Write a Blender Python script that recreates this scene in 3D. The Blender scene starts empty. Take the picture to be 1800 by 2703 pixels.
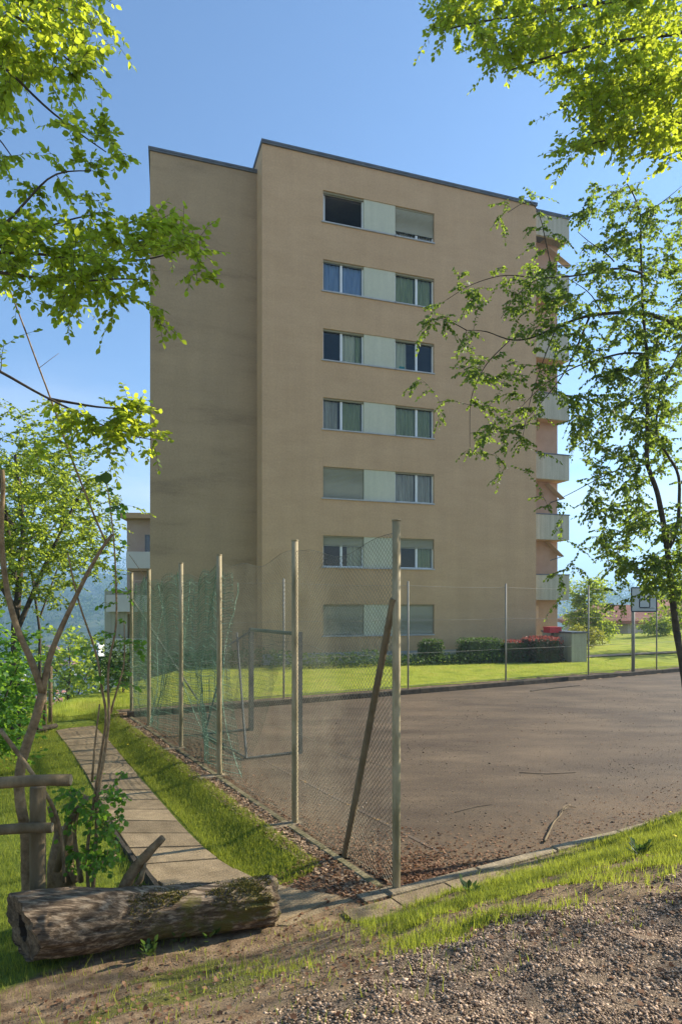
import bpy, math, random
import numpy as np
rng = np.random.default_rng(7)
random.seed(7)
S = bpy.context.scene
COL = S.collection

# ------------------------------------------------------------------ camera
E = 2.5                      # eye height over the court
F = 1720.0                   # focal length in photo pixels (1800 wide)
cam = bpy.data.cameras.new('camera')
co = bpy.data.objects.new('camera', cam); COL.objects.link(co); S.camera = co
co.location = (0, 0, E); co.rotation_euler = (math.radians(90), 0, 0)
cam.sensor_fit = 'HORIZONTAL'; cam.sensor_width = 36; cam.lens = 36 * F / 1800
cam.shift_y = (1599 - 1351.5) / 1800
cam.clip_start = 0.05; cam.clip_end = 9000
# ------------------------------------------------------------------ world + sun
SUN_AZ = math.radians(67)    # from +Y towards +X
SUN_EL = math.radians(29)
w = bpy.data.worlds.new('World'); S.world = w; w.use_nodes = True
nt = w.node_tree; nt.nodes.clear()
N = nt.nodes.new; L = nt.links.new
wo = N('ShaderNodeOutputWorld'); bg = N('ShaderNodeBackground'); bg.inputs['Strength'].default_value = 0.105
sky = N('ShaderNodeTexSky'); sky.sky_type = 'NISHITA'; sky.sun_disc = False
sky.sun_elevation = SUN_EL; sky.sun_rotation = SUN_AZ
sky.air_density = 1.0; sky.dust_density = 0.15; sky.ozone_density = 4.0; sky.altitude = 400
tc = N('ShaderNodeTexCoord'); mp = N('ShaderNodeMapping'); mp.inputs['Scale'].default_value = (1.6, 1.6, 6.5)
nz = N('ShaderNodeTexNoise'); nz.inputs['Scale'].default_value = 2.1; nz.inputs['Detail'].default_value = 7; nz.inputs['Roughness'].default_value = .55
cr = N('ShaderNodeValToRGB'); cr.color_ramp.elements[0].position = .36; cr.color_ramp.elements[1].position = .64
sx = N('ShaderNodeSeparateXYZ'); mr = N('ShaderNodeMapRange')
mr.inputs['From Min'].default_value = .34; mr.inputs['From Max'].default_value = .02; mr.inputs['To Min'].default_value = 0; mr.inputs['To Max'].default_value = 1
mu = N('ShaderNodeMath'); mu.operation = 'MULTIPLY'
mx = N('ShaderNodeMix'); mx.data_type = 'RGBA'; mx.inputs['B'].default_value = (5.2, 5.5, 6.0, 1)
L(tc.outputs['Generated'], mp.inputs[0]); L(mp.outputs[0], nz.inputs[0]); L(nz.outputs[0], cr.inputs[0])
L(tc.outputs['Generated'], sx.inputs[0]); L(sx.outputs['Z'], mr.inputs[0])
L(cr.outputs[0], mu.inputs[0]); L(mr.outputs[0], mu.inputs[1]); L(mu.outputs[0], mx.inputs['Factor'])
L(sky.outputs[0], mx.inputs['A']); L(mx.outputs['Result'], bg.inputs[0]); L(bg.outputs[0], wo.inputs[0])
sl = bpy.data.lights.new('sun', 'SUN'); sl.energy = 5.0; sl.angle = math.radians(.55); sl.color = (1, .93, .80)
so = bpy.data.objects.new('sun', sl); COL.objects.link(so)
sd = np.array((math.sin(SUN_AZ) * math.cos(SUN_EL), math.cos(SUN_AZ) * math.cos(SUN_EL), math.sin(SUN_EL)))
from mathutils import Vector, Matrix
so.rotation_euler = Vector(sd).to_track_quat('Z', 'Y').to_euler(); so.location = (20, 10, 30)
S.view_settings.view_transform = 'Standard'; S.view_settings.look = 'None'
S.view_settings.gamma = 1; S.view_settings.exposure = 1.15
try: S.view_settings.use_curve_mapping = False
except Exception: pass
S.render.engine = 'CYCLES'
S.cycles.max_bounces = 8; S.cycles.transparent_max_bounces = 16; S.cycles.volume_bounces = 0

# ------------------------------------------------------------------ helpers
def P(u, v, Y): return np.array(((u - 900.) / F * Y, Y, E - (v - 1599.) / F * Y))
def G(u, v, z=0.): return P(u, v, (E - z) * F / (v - 1599.))
def disp(u, v): return u * 1.14796, v * 1.14796
def ss(a, b, x):
    t = np.clip((np.asarray(x, float) - a) / (b - a), 0, 1); return t * t * (3 - 2 * t)
def vnoise(x, y, seed=0):
    x = np.asarray(x, float); y = np.asarray(y, float)
    xi = np.floor(x).astype(np.int64); yi = np.floor(y).astype(np.int64); fx = x - xi; fy = y - yi
    fx = fx * fx * (3 - 2 * fx); fy = fy * fy * (3 - 2 * fy)
    def h(i, j):
        n = (i * 374761393 + j * 668265263 + seed * 982451653) & 0xffffffff
        n = ((n ^ (n >> 13)) * 1274126177) & 0xffffffff
        return ((n ^ (n >> 16)) & 0xffff) / 65535.
    return (h(xi, yi) * (1 - fx) + h(xi + 1, yi) * fx) * (1 - fy) + (h(xi, yi + 1) * (1 - fx) + h(xi + 1, yi + 1) * fx) * fy
def fbm(x, y, seed=0, o=4):
    s = 0; a = .5; f = 1.
    for k in range(o): s = s + a * vnoise(x * f, y * f, seed + k); a *= .5; f *= 2.03
    return s / (1 - .5 ** o)
# court frame: a to the right along the near and far kerbs, b away along the left fence
O0 = np.array((.484, 5.70)); AV = np.array((.867, .498)); BV = np.array((-.498, .867))
def ab(x, y): return (x - O0[0]) * AV[0] + (y - O0[1]) * AV[1], (x - O0[0]) * BV[0] + (y - O0[1]) * BV[1]
def W(a, b, z=0.): return np.array((O0[0] + a * AV[0] + b * BV[0], O0[1] + a * AV[1] + b * BV[1], z))
BF = 10.2
def height(x, y):
    x = np.asarray(x, float); y = np.asarray(y, float)
    a, b = ab(x, y)
    court = (a > -.12) & (b > -.10) & (b < BF + .13)
    left = -.15 * ss(.32, .85, -a) * ss(.0, 1.6, b) * (1 - ss(10.6, 13, b)) - .05 * np.clip(-a - 1.9, 0, 6) * ss(-1, 1, b) * (1 - ss(11, 14, b))
    nb = -b + .10 * (fbm(x * 1.3, y * 1.3, 5) - .5) * ss(.1, .6, -b)
    bank = np.interp(nb, [0, .27, .62, 1.5, 2.2, 3, 6, 40], [0, .0, .13, .53, .82, .95, 1.0, 1.3]) + .14 * ss(1.8, 4.2, a) * ss(.0, .25, nb)
    far = (.09 + .012 * np.clip(b - BF - .1, 0, 9)) * ss(BF + .09, BF + .2, b)
    h = left + bank + far
    amp = .05 * ss(.1, .6, -b) + .012
    h = h + amp * (fbm(x * 3.1, y * 3.1, 9) - .5) * 2 * (1 - ss(25, 60, y)) * np.where(court, 0, 1)
    h = h - .035 * court
    # mound on the right behind the court
    h = h + 1.0 * np.exp(-(((x - 28.5) / 6.5) ** 2 + ((y - 42) / 8.) ** 2))
    # the hill falls away on the left and slowly behind
    q = -x + .15 * y + .6 * (fbm(x * .2, y * .2, 3) - .5)
    r = np.hypot(x, y)
    h = h - np.minimum(38, .36 * np.clip(q - 9.3, 0, None) ** 1.02) * ss(-5, 6, y)
    h = h - np.clip(y - 62, 0, 330) * .10 * (1 - ss(9, 40, q))
    hill = ss(380, 1500, r) * (72 + 60 * (fbm(x * .0022 + 3, y * .0022, 21, 5) - .5) * 2 + 22 * ss(.0, -.6, x / (r + 1)))
    hill = hill * np.where(x > 0, .78, 1)
    return h + hill

class MB:
    def __init__(s): s.v = []; s.f = []; s.m = []
    def add(s, vs, fs, mi=0):
        o = len(s.v); s.v += [tuple(map(float, p)) for p in vs]; s.f += [tuple(i + o for i in f) for f in fs]; s.m += [mi] * len(fs)
    def box(s, x0, x1, y0, y1, z0, z1, mi=0, bev=0):
        vs = [(x, y, z) for x in (x0, x1) for y in (y0, y1) for z in (z0, z1)]
        s.add(vs, [(0, 1, 3, 2), (4, 6, 7, 5), (0, 4, 5, 1), (2, 3, 7, 6), (0, 2, 6, 4), (1, 5, 7, 3)], mi)
    def obox(s, p, ux, uy, hx, hy, hz, mi=0):    # centre, two horizontal axes, half sizes
        p = np.array(p, float); ux = np.array((*ux, 0)); uy = np.array((*uy, 0)); uz = np.array((0, 0, 1))
        vs = [p + ux * hx * i + uy * hy * j + uz * hz * k for i in (-1, 1) for j in (-1, 1) for k in (-1, 1)]
        s.add(vs, [(0, 1, 3, 2), (4, 6, 7, 5), (0, 4, 5, 1), (2, 3, 7, 6), (0, 2, 6, 4), (1, 5, 7, 3)], mi)
    def tube(s, pts, rad, n=8, caps=True, wob=0, mi=0):
        pts = [np.array(p, float) for p in pts]
        if not hasattr(rad, '__len__'): rad = [rad] * len(pts)
        rings = []
        ref = np.array((0, 0, 1.)) if abs((pts[-1] - pts[0])[2]) < .7 * np.linalg.norm(pts[-1] - pts[0]) else np.array((1., 0, 0))
        for i, p in enumerate(pts):
            t = pts[min(i + 1, len(pts) - 1)] - pts[max(i - 1, 0)]; t /= np.linalg.norm(t) + 1e-9
            x = np.cross(ref, t); x /= np.linalg.norm(x) + 1e-9; y = np.cross(t, x)
            rings.append([p + rad[i] * (1 + wob * (random.random() - .5)) * (x * math.cos(k * 2 * math.pi / n) + y * math.sin(k * 2 * math.pi / n)) for k in range(n)])
        vs = [q for r_ in rings for q in r_]; fs = []
        for i in range(len(pts) - 1):
            for k in range(n): fs.append((i * n + k, i * n + (k + 1) % n, (i + 1) * n + (k + 1) % n, (i + 1) * n + k))
        if caps: fs += [tuple(range(n))[::-1], tuple((len(pts) - 1) * n + k for k in range(n))]
        s.add(vs, fs, mi)
    def build(s, name, mats, parent=None, smooth=False, org=None):
        me = bpy.data.meshes.new(name)
        org = np.array(org if org is not None else (ORG.get(parent.name, (0, 0, 0)) if parent else (0, 0, 0)), float)
        me.from_pydata([tuple(np.array(p) - org) for p in s.v], [], s.f)
        mats = mats if isinstance(mats, (list, tuple)) else [mats]
        for m in mats: me.materials.append(m)
        if len(mats) > 1: me.polygons.foreach_set('material_index', s.m)
        if smooth: me.polygons.foreach_set('use_smooth', [True] * len(s.f))
        me.update()
        return link(name, me, parent, None if parent else org)
ORG = {}
def link(name, me, parent=None, loc=None):
    o = bpy.data.objects.new(name, me); COL.objects.link(o)
    if parent: o.parent = parent; ORG[o.name] = ORG.get(parent.name, (0, 0, 0))
    if loc is not None: o.location = tuple(map(float, loc)); ORG[o.name] = tuple(map(float, loc))
    return o
def tag(o, label=None, cat=None, group=None, kind=None):
    if label: o['label'] = label
    if cat: o['category'] = cat
    if group: o['group'] = group
    if kind: o['kind'] = kind
    return o
def thing(name, loc, label, cat, group=None, rz=0):
    o = link(name, None, None, loc); o.rotation_euler = (0, 0, rz); o.empty_display_size = .2
    return tag(o, label, cat, group)
def bulk(name, V, Fq, mats, parent=None, col=None, midx=None, loc=None, smooth=False):
    """V (n,3) float, Fq (m,k) int: one mesh from numpy arrays"""
    org = np.array(ORG.get(parent.name, (0, 0, 0)) if parent else (loc if loc is not None else (0, 0, 0)))
    me = bpy.data.meshes.new(name); n = len(V); m, k = Fq.shape
    me.vertices.add(n); me.vertices.foreach_set('co', (V - org).astype(np.float32).ravel())
    me.loops.add(m * k); me.loops.foreach_set('vertex_index', Fq.astype(np.int32).ravel())
    me.polygons.add(m); me.polygons.foreach_set('loop_start', (np.arange(m) * k).astype(np.int32))
    for q in (mats if isinstance(mats, (list, tuple)) else [mats]): me.materials.append(q)
    if midx is not None: me.polygons.foreach_set('material_index', midx.astype(np.int32))
    if smooth: me.polygons.foreach_set('use_smooth', np.ones(m, bool))
    if col is not None:
        at = me.color_attributes.new('tint', 'FLOAT_COLOR', 'POINT')
        c4 = np.ones((n, 4), np.float32); c4[:, :col.shape[1]] = col; at.data.foreach_set('color', c4.ravel())
    me.update(calc_edges=True); me.validate()
    return link(name, me, parent, None if parent else org)
def stamp(T, Fc, pos, X, Y, Z, size):
    """copies of a template (t,3) at pos with basis X,Y,Z and size -> verts, faces"""
    n = len(pos); t = len(T)
    V = pos[:, None, :] + size[:, None, None] * (T[None, :, 0:1] * X[:, None, :] + T[None, :, 1:2] * Y[:, None, :] + T[None, :, 2:3] * Z[:, None, :])
    Fq = (np.arange(n) * t)[:, None, None] + Fc[None]
    return V.reshape(-1, 3), Fq.reshape(-1, Fc.shape[1])
def nrm(v): return v / (np.linalg.norm(v, axis=-1, keepdims=True) + 1e-9)
def basis(D, U):
    Y = nrm(D); X = nrm(np.cross(Y, U)); Z = np.cross(X, Y); return X, Y, Z
def wires(A, B, ra, rb=None):
    """segments -> three-sided prisms"""
    A = np.asarray(A, float); B = np.asarray(B, float); n = len(A)
    ra = np.broadcast_to(np.asarray(ra, float), (n,)); rb = ra if rb is None else np.broadcast_to(np.asarray(rb, float), (n,))
    D = nrm(B - A); ref = np.where(np.abs(D[:, 2:3]) > .8, np.array([[1., 0, 0]]), np.array([[0, 0, 1.]]))
    X = nrm(np.cross(ref, D)); Y = np.cross(D, X); V = np.zeros((n, 6, 3))
    for k in range(3):
        c, s_ = math.cos(k * 2.0944), math.sin(k * 2.0944)
        V[:, k] = A + ra[:, None] * (X * c + Y * s_); V[:, 3 + k] = B + rb[:, None] * (X * c + Y * s_)
    Fc = np.array([(0, 1, 4, 3), (1, 2, 5, 4), (2, 0, 3, 5)])
    return V.reshape(-1, 3), ((np.arange(n) * 6)[:, None, None] + Fc[None]).reshape(-1, 4)

# ------------------------------------------------------------------ materials
def mat(name, c1, c2=None, scale=4, rough=.8, bump=0, bscale=None, detail=6, c3=None, metal=0, lo=.35, hi=.65, stretch=None, spec=.3):
    m = bpy.data.materials.new(name); m.use_nodes = True; t = m.node_tree; b = t.nodes['Principled BSDF']
    b.inputs['Roughness'].default_value = rough; b.inputs['Metallic'].default_value = metal
    b.inputs['Specular IOR Level'].default_value = spec
    b.inputs['Base Color'].default_value = (*c1, 1)
    tcn = t.nodes.new('ShaderNodeTexCoord'); mpn = t.nodes.new('ShaderNodeMapping'); t.links.new(tcn.outputs['Object'], mpn.inputs[0])
    if stretch: mpn.inputs['Scale'].default_value = stretch
    if c2:
        n = t.nodes.new('ShaderNodeTexNoise'); n.inputs['Scale'].default_value = scale; n.inputs['Detail'].default_value = detail; n.inputs['Roughness'].default_value = .62
        r_ = t.nodes.new('ShaderNodeValToRGB'); e = r_.color_ramp.elements
        e[0].position = lo; e[0].color = (*c1, 1); e[1].position = hi; e[1].color = (*c2, 1)
        if c3: x = e.new((lo + hi) / 2); x.color = (*c3, 1)
        t.links.new(mpn.outputs[0], n.inputs[0]); t.links.new(n.outputs[0], r_.inputs[0]); t.links.new(r_.outputs[0], b.inputs['Base Color'])
    if bump:
        n2 = t.nodes.new('ShaderNodeTexNoise'); n2.inputs['Scale'].default_value = bscale or scale * 4; n2.inputs['Detail'].default_value = 5
        bp = t.nodes.new('ShaderNodeBump'); bp.inputs['Strength'].default_value = bump; bp.inputs['Distance'].default_value = .02
        t.links.new(mpn.outputs[0], n2.inputs[0]); t.links.new(n2.outputs[0], bp.inputs['Height']); t.links.new(bp.outputs[0], b.inputs['Normal'])
    return m
def vary(m, lo=.72, hi=1.18):
    t = m.node_tree; b = t.nodes['Principled BSDF']; src = b.inputs['Base Color'].links[0].from_socket
    oi = t.nodes.new('ShaderNodeObjectInfo'); mr_ = t.nodes.new('ShaderNodeMapRange'); mr_.inputs['To Min'].default_value = lo; mr_.inputs['To Max'].default_value = hi; t.links.new(oi.outputs['Random'], mr_.inputs[0])
    vm = t.nodes.new('ShaderNodeVectorMath'); vm.operation = 'SCALE'; t.links.new(src, vm.inputs[0]); t.links.new(mr_.outputs[0], vm.inputs['Scale']); t.links.new(vm.outputs[0], b.inputs['Base Color'])
def streaks(m, sc=(5, 5, .22), amt=.22, fine=40, fa=.10):
    t = m.node_tree; b = t.nodes['Principled BSDF']; src = b.inputs['Base Color'].links[0].from_socket; n = t.nodes.new; l = t.links.new
    tcn = n('ShaderNodeTexCoord'); mpn = n('ShaderNodeMapping'); mpn.inputs['Scale'].default_value = sc; l(tcn.outputs['Object'], mpn.inputs[0])
    n1 = n('ShaderNodeTexNoise'); n1.inputs['Scale'].default_value = 1; n1.inputs['Detail'].default_value = 6; n1.inputs['Roughness'].default_value = .65; l(mpn.outputs[0], n1.inputs[0])
    n2 = n('ShaderNodeTexNoise'); n2.inputs['Scale'].default_value = fine; n2.inputs['Detail'].default_value = 3; l(tcn.outputs['Object'], n2.inputs[0])
    a = n('ShaderNodeMapRange'); a.inputs['From Min'].default_value = .3; a.inputs['From Max'].default_value = .7; a.inputs['To Min'].default_value = 1 - amt; a.inputs['To Max'].default_value = 1 + amt * .4; l(n1.outputs[0], a.inputs[0])
    c = n('ShaderNodeMapRange'); c.inputs['From Min'].default_value = .3; c.inputs['From Max'].default_value = .7; c.inputs['To Min'].default_value = 1 - fa; c.inputs['To Max'].default_value = 1 + fa; l(n2.outputs[0], c.inputs[0])
    mm = n('ShaderNodeMath'); mm.operation = 'MULTIPLY'; l(a.outputs[0], mm.inputs[0]); l(c.outputs[0], mm.inputs[1])
    vm = n('ShaderNodeVectorMath'); vm.operation = 'SCALE'; l(src, vm.inputs[0]); l(mm.outputs[0], vm.inputs['Scale']); l(vm.outputs[0], b.inputs['Base Color'])
def leafmat(name, dark, light, trans, tf=.5, rough=.55):
    m = bpy.data.materials.new(name); m.use_nodes = True; t = m.node_tree; t.nodes.clear(); n = t.nodes.new; l = t.links.new
    out = n('ShaderNodeOutputMaterial'); at = n('ShaderNodeAttribute'); at.attribute_name = 'tint'; sp = n('ShaderNodeSeparateColor')
    l(at.outputs['Color'], sp.inputs[0])
    m1 = n('ShaderNodeMix'); m1.data_type = 'RGBA'; m1.inputs['A'].default_value = (*dark, 1); m1.inputs['B'].default_value = (*light, 1); l(sp.outputs[0], m1.inputs['Factor'])
    m2 = n('ShaderNodeMix'); m2.data_type = 'RGBA'; m2.inputs['A'].default_value = (*[c * .55 for c in trans], 1); m2.inputs['B'].default_value = (*trans, 1); l(sp.outputs[1], m2.inputs['Factor'])
    p = n('ShaderNodeBsdfPrincipled'); p.inputs['Roughness'].default_value = rough; p.inputs['Specular IOR Level'].default_value = .35; l(m1.outputs['Result'], p.inputs['Base Color'])
    tr = n('ShaderNodeBsdfTranslucent'); l(m2.outputs['Result'], tr.inputs[0])
    mxs = n('ShaderNodeMixShader'); mxs.inputs[0].default_value = tf; l(p.outputs[0], mxs.inputs[1]); l(tr.outputs[0], mxs.inputs[2]); l(mxs.outputs[0], out.inputs[0])
    return m
M = {}
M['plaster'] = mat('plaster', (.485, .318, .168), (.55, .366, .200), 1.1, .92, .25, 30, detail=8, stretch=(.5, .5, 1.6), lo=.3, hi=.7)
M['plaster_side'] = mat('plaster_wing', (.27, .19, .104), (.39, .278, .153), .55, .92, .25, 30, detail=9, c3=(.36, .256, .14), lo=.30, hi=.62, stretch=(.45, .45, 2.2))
M['salmon'] = mat('salmon_plaster', (.42, .27, .165), (.48, .315, .20), 2, .9, .1)
M['plinth'] = mat('plinth', (.30, .30, .29), (.36, .35, .33), 2, .9, .2)
M['panel'] = mat('panel_paint', (.50, .50, .35), (.54, .53, .38), .8, .6)
M['parapet'] = mat('parapet_concrete', (.42, .40, .29), (.50, .47, .35), .9, .8, .1, lo=.3, hi=.7)
M['roofmetal'] = mat('roof_metal', (.10, .11, .12), (.15, .155, .16), 3, .5, metal=.3)
M['frame'] = mat('window_paint', (.72, .74, .70), (.66, .68, .64), 3, .5)
M['framegold'] = mat('window_head', (.22, .20, .11), (.26, .23, .14), 3, .6)
M['sill'] = mat('sill_metal', (.33, .33, .31), (.42, .41, .38), 3, .5, metal=.2)
def slat(name, c, dark, freq):
    m = mat(name, c, tuple(x * .9 for x in c), 1.5, .6); t = m.node_tree; b = t.nodes['Principled BSDF']
    wv = t.nodes.new('ShaderNodeTexWave'); wv.bands_direction = 'Z'; wv.inputs['Scale'].default_value = freq
    tcn = t.nodes.new('ShaderNodeTexCoord'); t.links.new(tcn.outputs['Object'], wv.inputs[0])
    bp = t.nodes.new('ShaderNodeBump'); bp.inputs['Strength'].default_value = .6; bp.inputs['Distance'].default_value = .02
    t.links.new(wv.outputs[0], bp.inputs['Height']); t.links.new(bp.outputs[0], b.inputs['Normal']); return m
M['blind'] = slat('roller_blind', (.33, .32, .23), 0, 6)
M['curtain_blue_reflection'] = mat('curtain_blue_reflection', (.22, .34, .55), (.34, .46, .66), 2, .9, stretch=(9, 9, .6))  # blue sky reflection of the panes put into the curtain colour
M['curtain_green'] = mat('curtain_green', (.24, .30, .13), (.42, .46, .24), 2, .9, stretch=(9, 9, .6))
M['curtain_grey'] = mat('curtain_grey', (.28, .27, .22), (.62, .60, .50), 2, .9, stretch=(9, 9, .4))
M['curtain_pale'] = mat('curtain_pale', (.55, .57, .42), (.72, .72, .55), 2, .9, stretch=(9, 9, .4))
M['teal'] = mat('teal', (.02, .30, .32), (.03, .38, .38), 3, .6)
M['floor'] = mat('interior', (.10, .09, .08), (.13, .12, .10), 1, .9)
M['red'] = mat('red_paint', (.62, .035, .04), (.52, .03, .035), 3, .5)
M['postmetal'] = mat('post_metal', (.23, .18, .085), (.46, .37, .22), 9, .7, .15, 60, c3=(.34, .27, .145), stretch=(1, 1, .25))
M['postgrey'] = mat('post_grey', (.20, .19, .15), (.32, .30, .24), 9, .6, .1, 50, stretch=(1, 1, .25))
M['wire'] = mat('galvanised_wire', (.26, .24, .16), (.13, .12, .08), 3, .5, metal=.2)
M['greenwire'] = mat('green_wire', (.06, .10, .06), (.12, .17, .10), 3, .6)
M['net'] = mat('green_net', (.022, .06, .035), (.06, .12, .07), 2, .75)
M['concrete'] = mat('concrete', (.24, .185, .11), (.45, .35, .22), 3.2, .95, .5, 40, c3=(.34, .265, .165), lo=.3, hi=.7)
M['slabs'] = mat('slab_concrete', (.22, .155, .082), (.38, .275, .155), 2.6, .95, .5, 60, c3=(.31, .225, .125), lo=.3, hi=.72)
M['kerb'] = mat('mossy_kerb', (.12, .105, .045), (.30, .24, .14), 7, .95, .6, 40, c3=(.18, .15, .075))
M['kerbdark'] = mat('dark_kerb', (.035, .028, .018), (.075, .06, .04), 5, .95, .5, 40)
M['timber'] = mat('old_timber', (.12, .085, .04), (.26, .19, .10), 5, .9, .5, 30, c3=(.18, .13, .07), stretch=(1, 1, .3))
M['timberend'] = mat('timber_end', (.24, .18, .10), (.34, .26, .16), 14, .9, .3)
M['twig'] = mat('twig_bark', (.15, .095, .045), (.34, .235, .125), 14, .9, .3, 60)
M['darkbark'] = mat('dark_bark', (.045, .036, .026), (.10, .08, .055), 10, .95, .5, 40)
M['steel'] = mat('dark_steel', (.06, .07, .065), (.12, .13, .12), 8, .5, metal=.4)
M['board'] = mat('backboard', (.50, .53, .46), (.45, .48, .42), 2, .5)
M['black'] = mat('black_paint', (.03, .035, .035), (.05, .05, .05), 2, .5)
M['rooftile'] = mat('roof_tile', (.30, .13, .09), (.40, .19, .13), .8, .9, .4, 12)
M['white_wall'] = mat('white_wall', (.62, .60, .55), (.70, .68, .62), .5, .9)
M['glassdark'] = mat('dark_window', (.04, .05, .06), None, 1, .1, spec=.6)
M['hedge_in'] = mat('hedge_core', (.03, .045, .015), (.05, .065, .02), 5, 1)
g = bpy.data.materials.new('window_glass'); g.use_nodes = True; t = g.node_tree; t.nodes.clear()
o_ = t.nodes.new('ShaderNodeOutputMaterial'); tr = t.nodes.new('ShaderNodeBsdfTransparent'); tr.inputs[0].default_value = (.86, .9, .86, 1)
gl = t.nodes.new('ShaderNodeBsdfGlossy'); gl.inputs['Roughness'].default_value = .02; gl.inputs[0].default_value = (.85, .9, .88, 1)
fr = t.nodes.new('ShaderNodeFresnel'); fr.inputs[0].default_value = 1.5; ms = t.nodes.new('ShaderNodeMixShader')
t.links.new(fr.outputs[0], ms.inputs[0]); t.links.new(tr.outputs[0], ms.inputs[1]); t.links.new(gl.outputs[0], ms.inputs[2]); t.links.new(ms.outputs[0], o_.inputs[0])
M['glass'] = g
M['leaf_beech'] = leafmat('beech_leaf', (.055, .115, .012), (.12, .19, .02), (.78, .88, .055), .62)
M['leaf_small'] = leafmat('hawthorn_leaf', (.045, .085, .02), (.10, .16, .03), (.42, .56, .06), .52)
M['leaf_bg'] = leafmat('woodland_leaf', (.06, .12, .022), (.12, .20, .035), (.62, .74, .065), .55)
M['leaf_bush'] = leafmat('bush_leaf', (.04, .13, .018), (.08, .20, .025), (.40, .66, .05), .5)
M['leaf_yellow'] = leafmat('yellow_leaf', (.14, .17, .02), (.24, .25, .04), (.5, .5, .06), .45)
M['leaf_hedge'] = leafmat('hedge_leaf', (.04, .085, .015), (.09, .155, .03), (.16, .26, .04), .35)
M['leaf_red'] = leafmat('photinia_leaf', (.045, .035, .02), (.09, .055, .03), (.16, .06, .04), .3)
M['leaf_redtip'] = leafmat('red_shoots', (.30, .06, .05), (.42, .11, .09), (.55, .14, .10), .4)
M['grass'] = leafmat('grass_blade', (.10, .14, .018), (.32, .33, .05), (.60, .66, .07), .46, .6)
M['litter'] = leafmat('dead_leaf', (.11, .045, .02), (.36, .20, .105), (.38, .18, .07), .3, .8)
M['gravelst'] = leafmat('gravel_stone', (.08, .045, .025), (.70, .49, .32), (.2, .15, .1), .0, .9)
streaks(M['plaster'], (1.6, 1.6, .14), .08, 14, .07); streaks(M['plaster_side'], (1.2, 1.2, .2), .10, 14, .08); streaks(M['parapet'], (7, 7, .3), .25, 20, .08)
streaks(M['slabs'], (6, 6, 6), .30, 90, .22); vary(M['slabs'], .76, 1.16); streaks(M['concrete'], (7, 7, 7), .30, 70, .2); vary(M['concrete'], .8, 1.15)
vary(M['kerb'], .7, 1.2); vary(M['kerbdark'], .8, 1.2); streaks(M['panel'], (4, 4, .3), .08, 10, .03)
M['straw'] = mat('moss', (.13, .125, .02), (.20, .19, .035), 12, 1, .8, 60)
M['dandelion'] = mat('dandelion', (.85, .62, .02), (.9, .7, .05), 3, .7)

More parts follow.
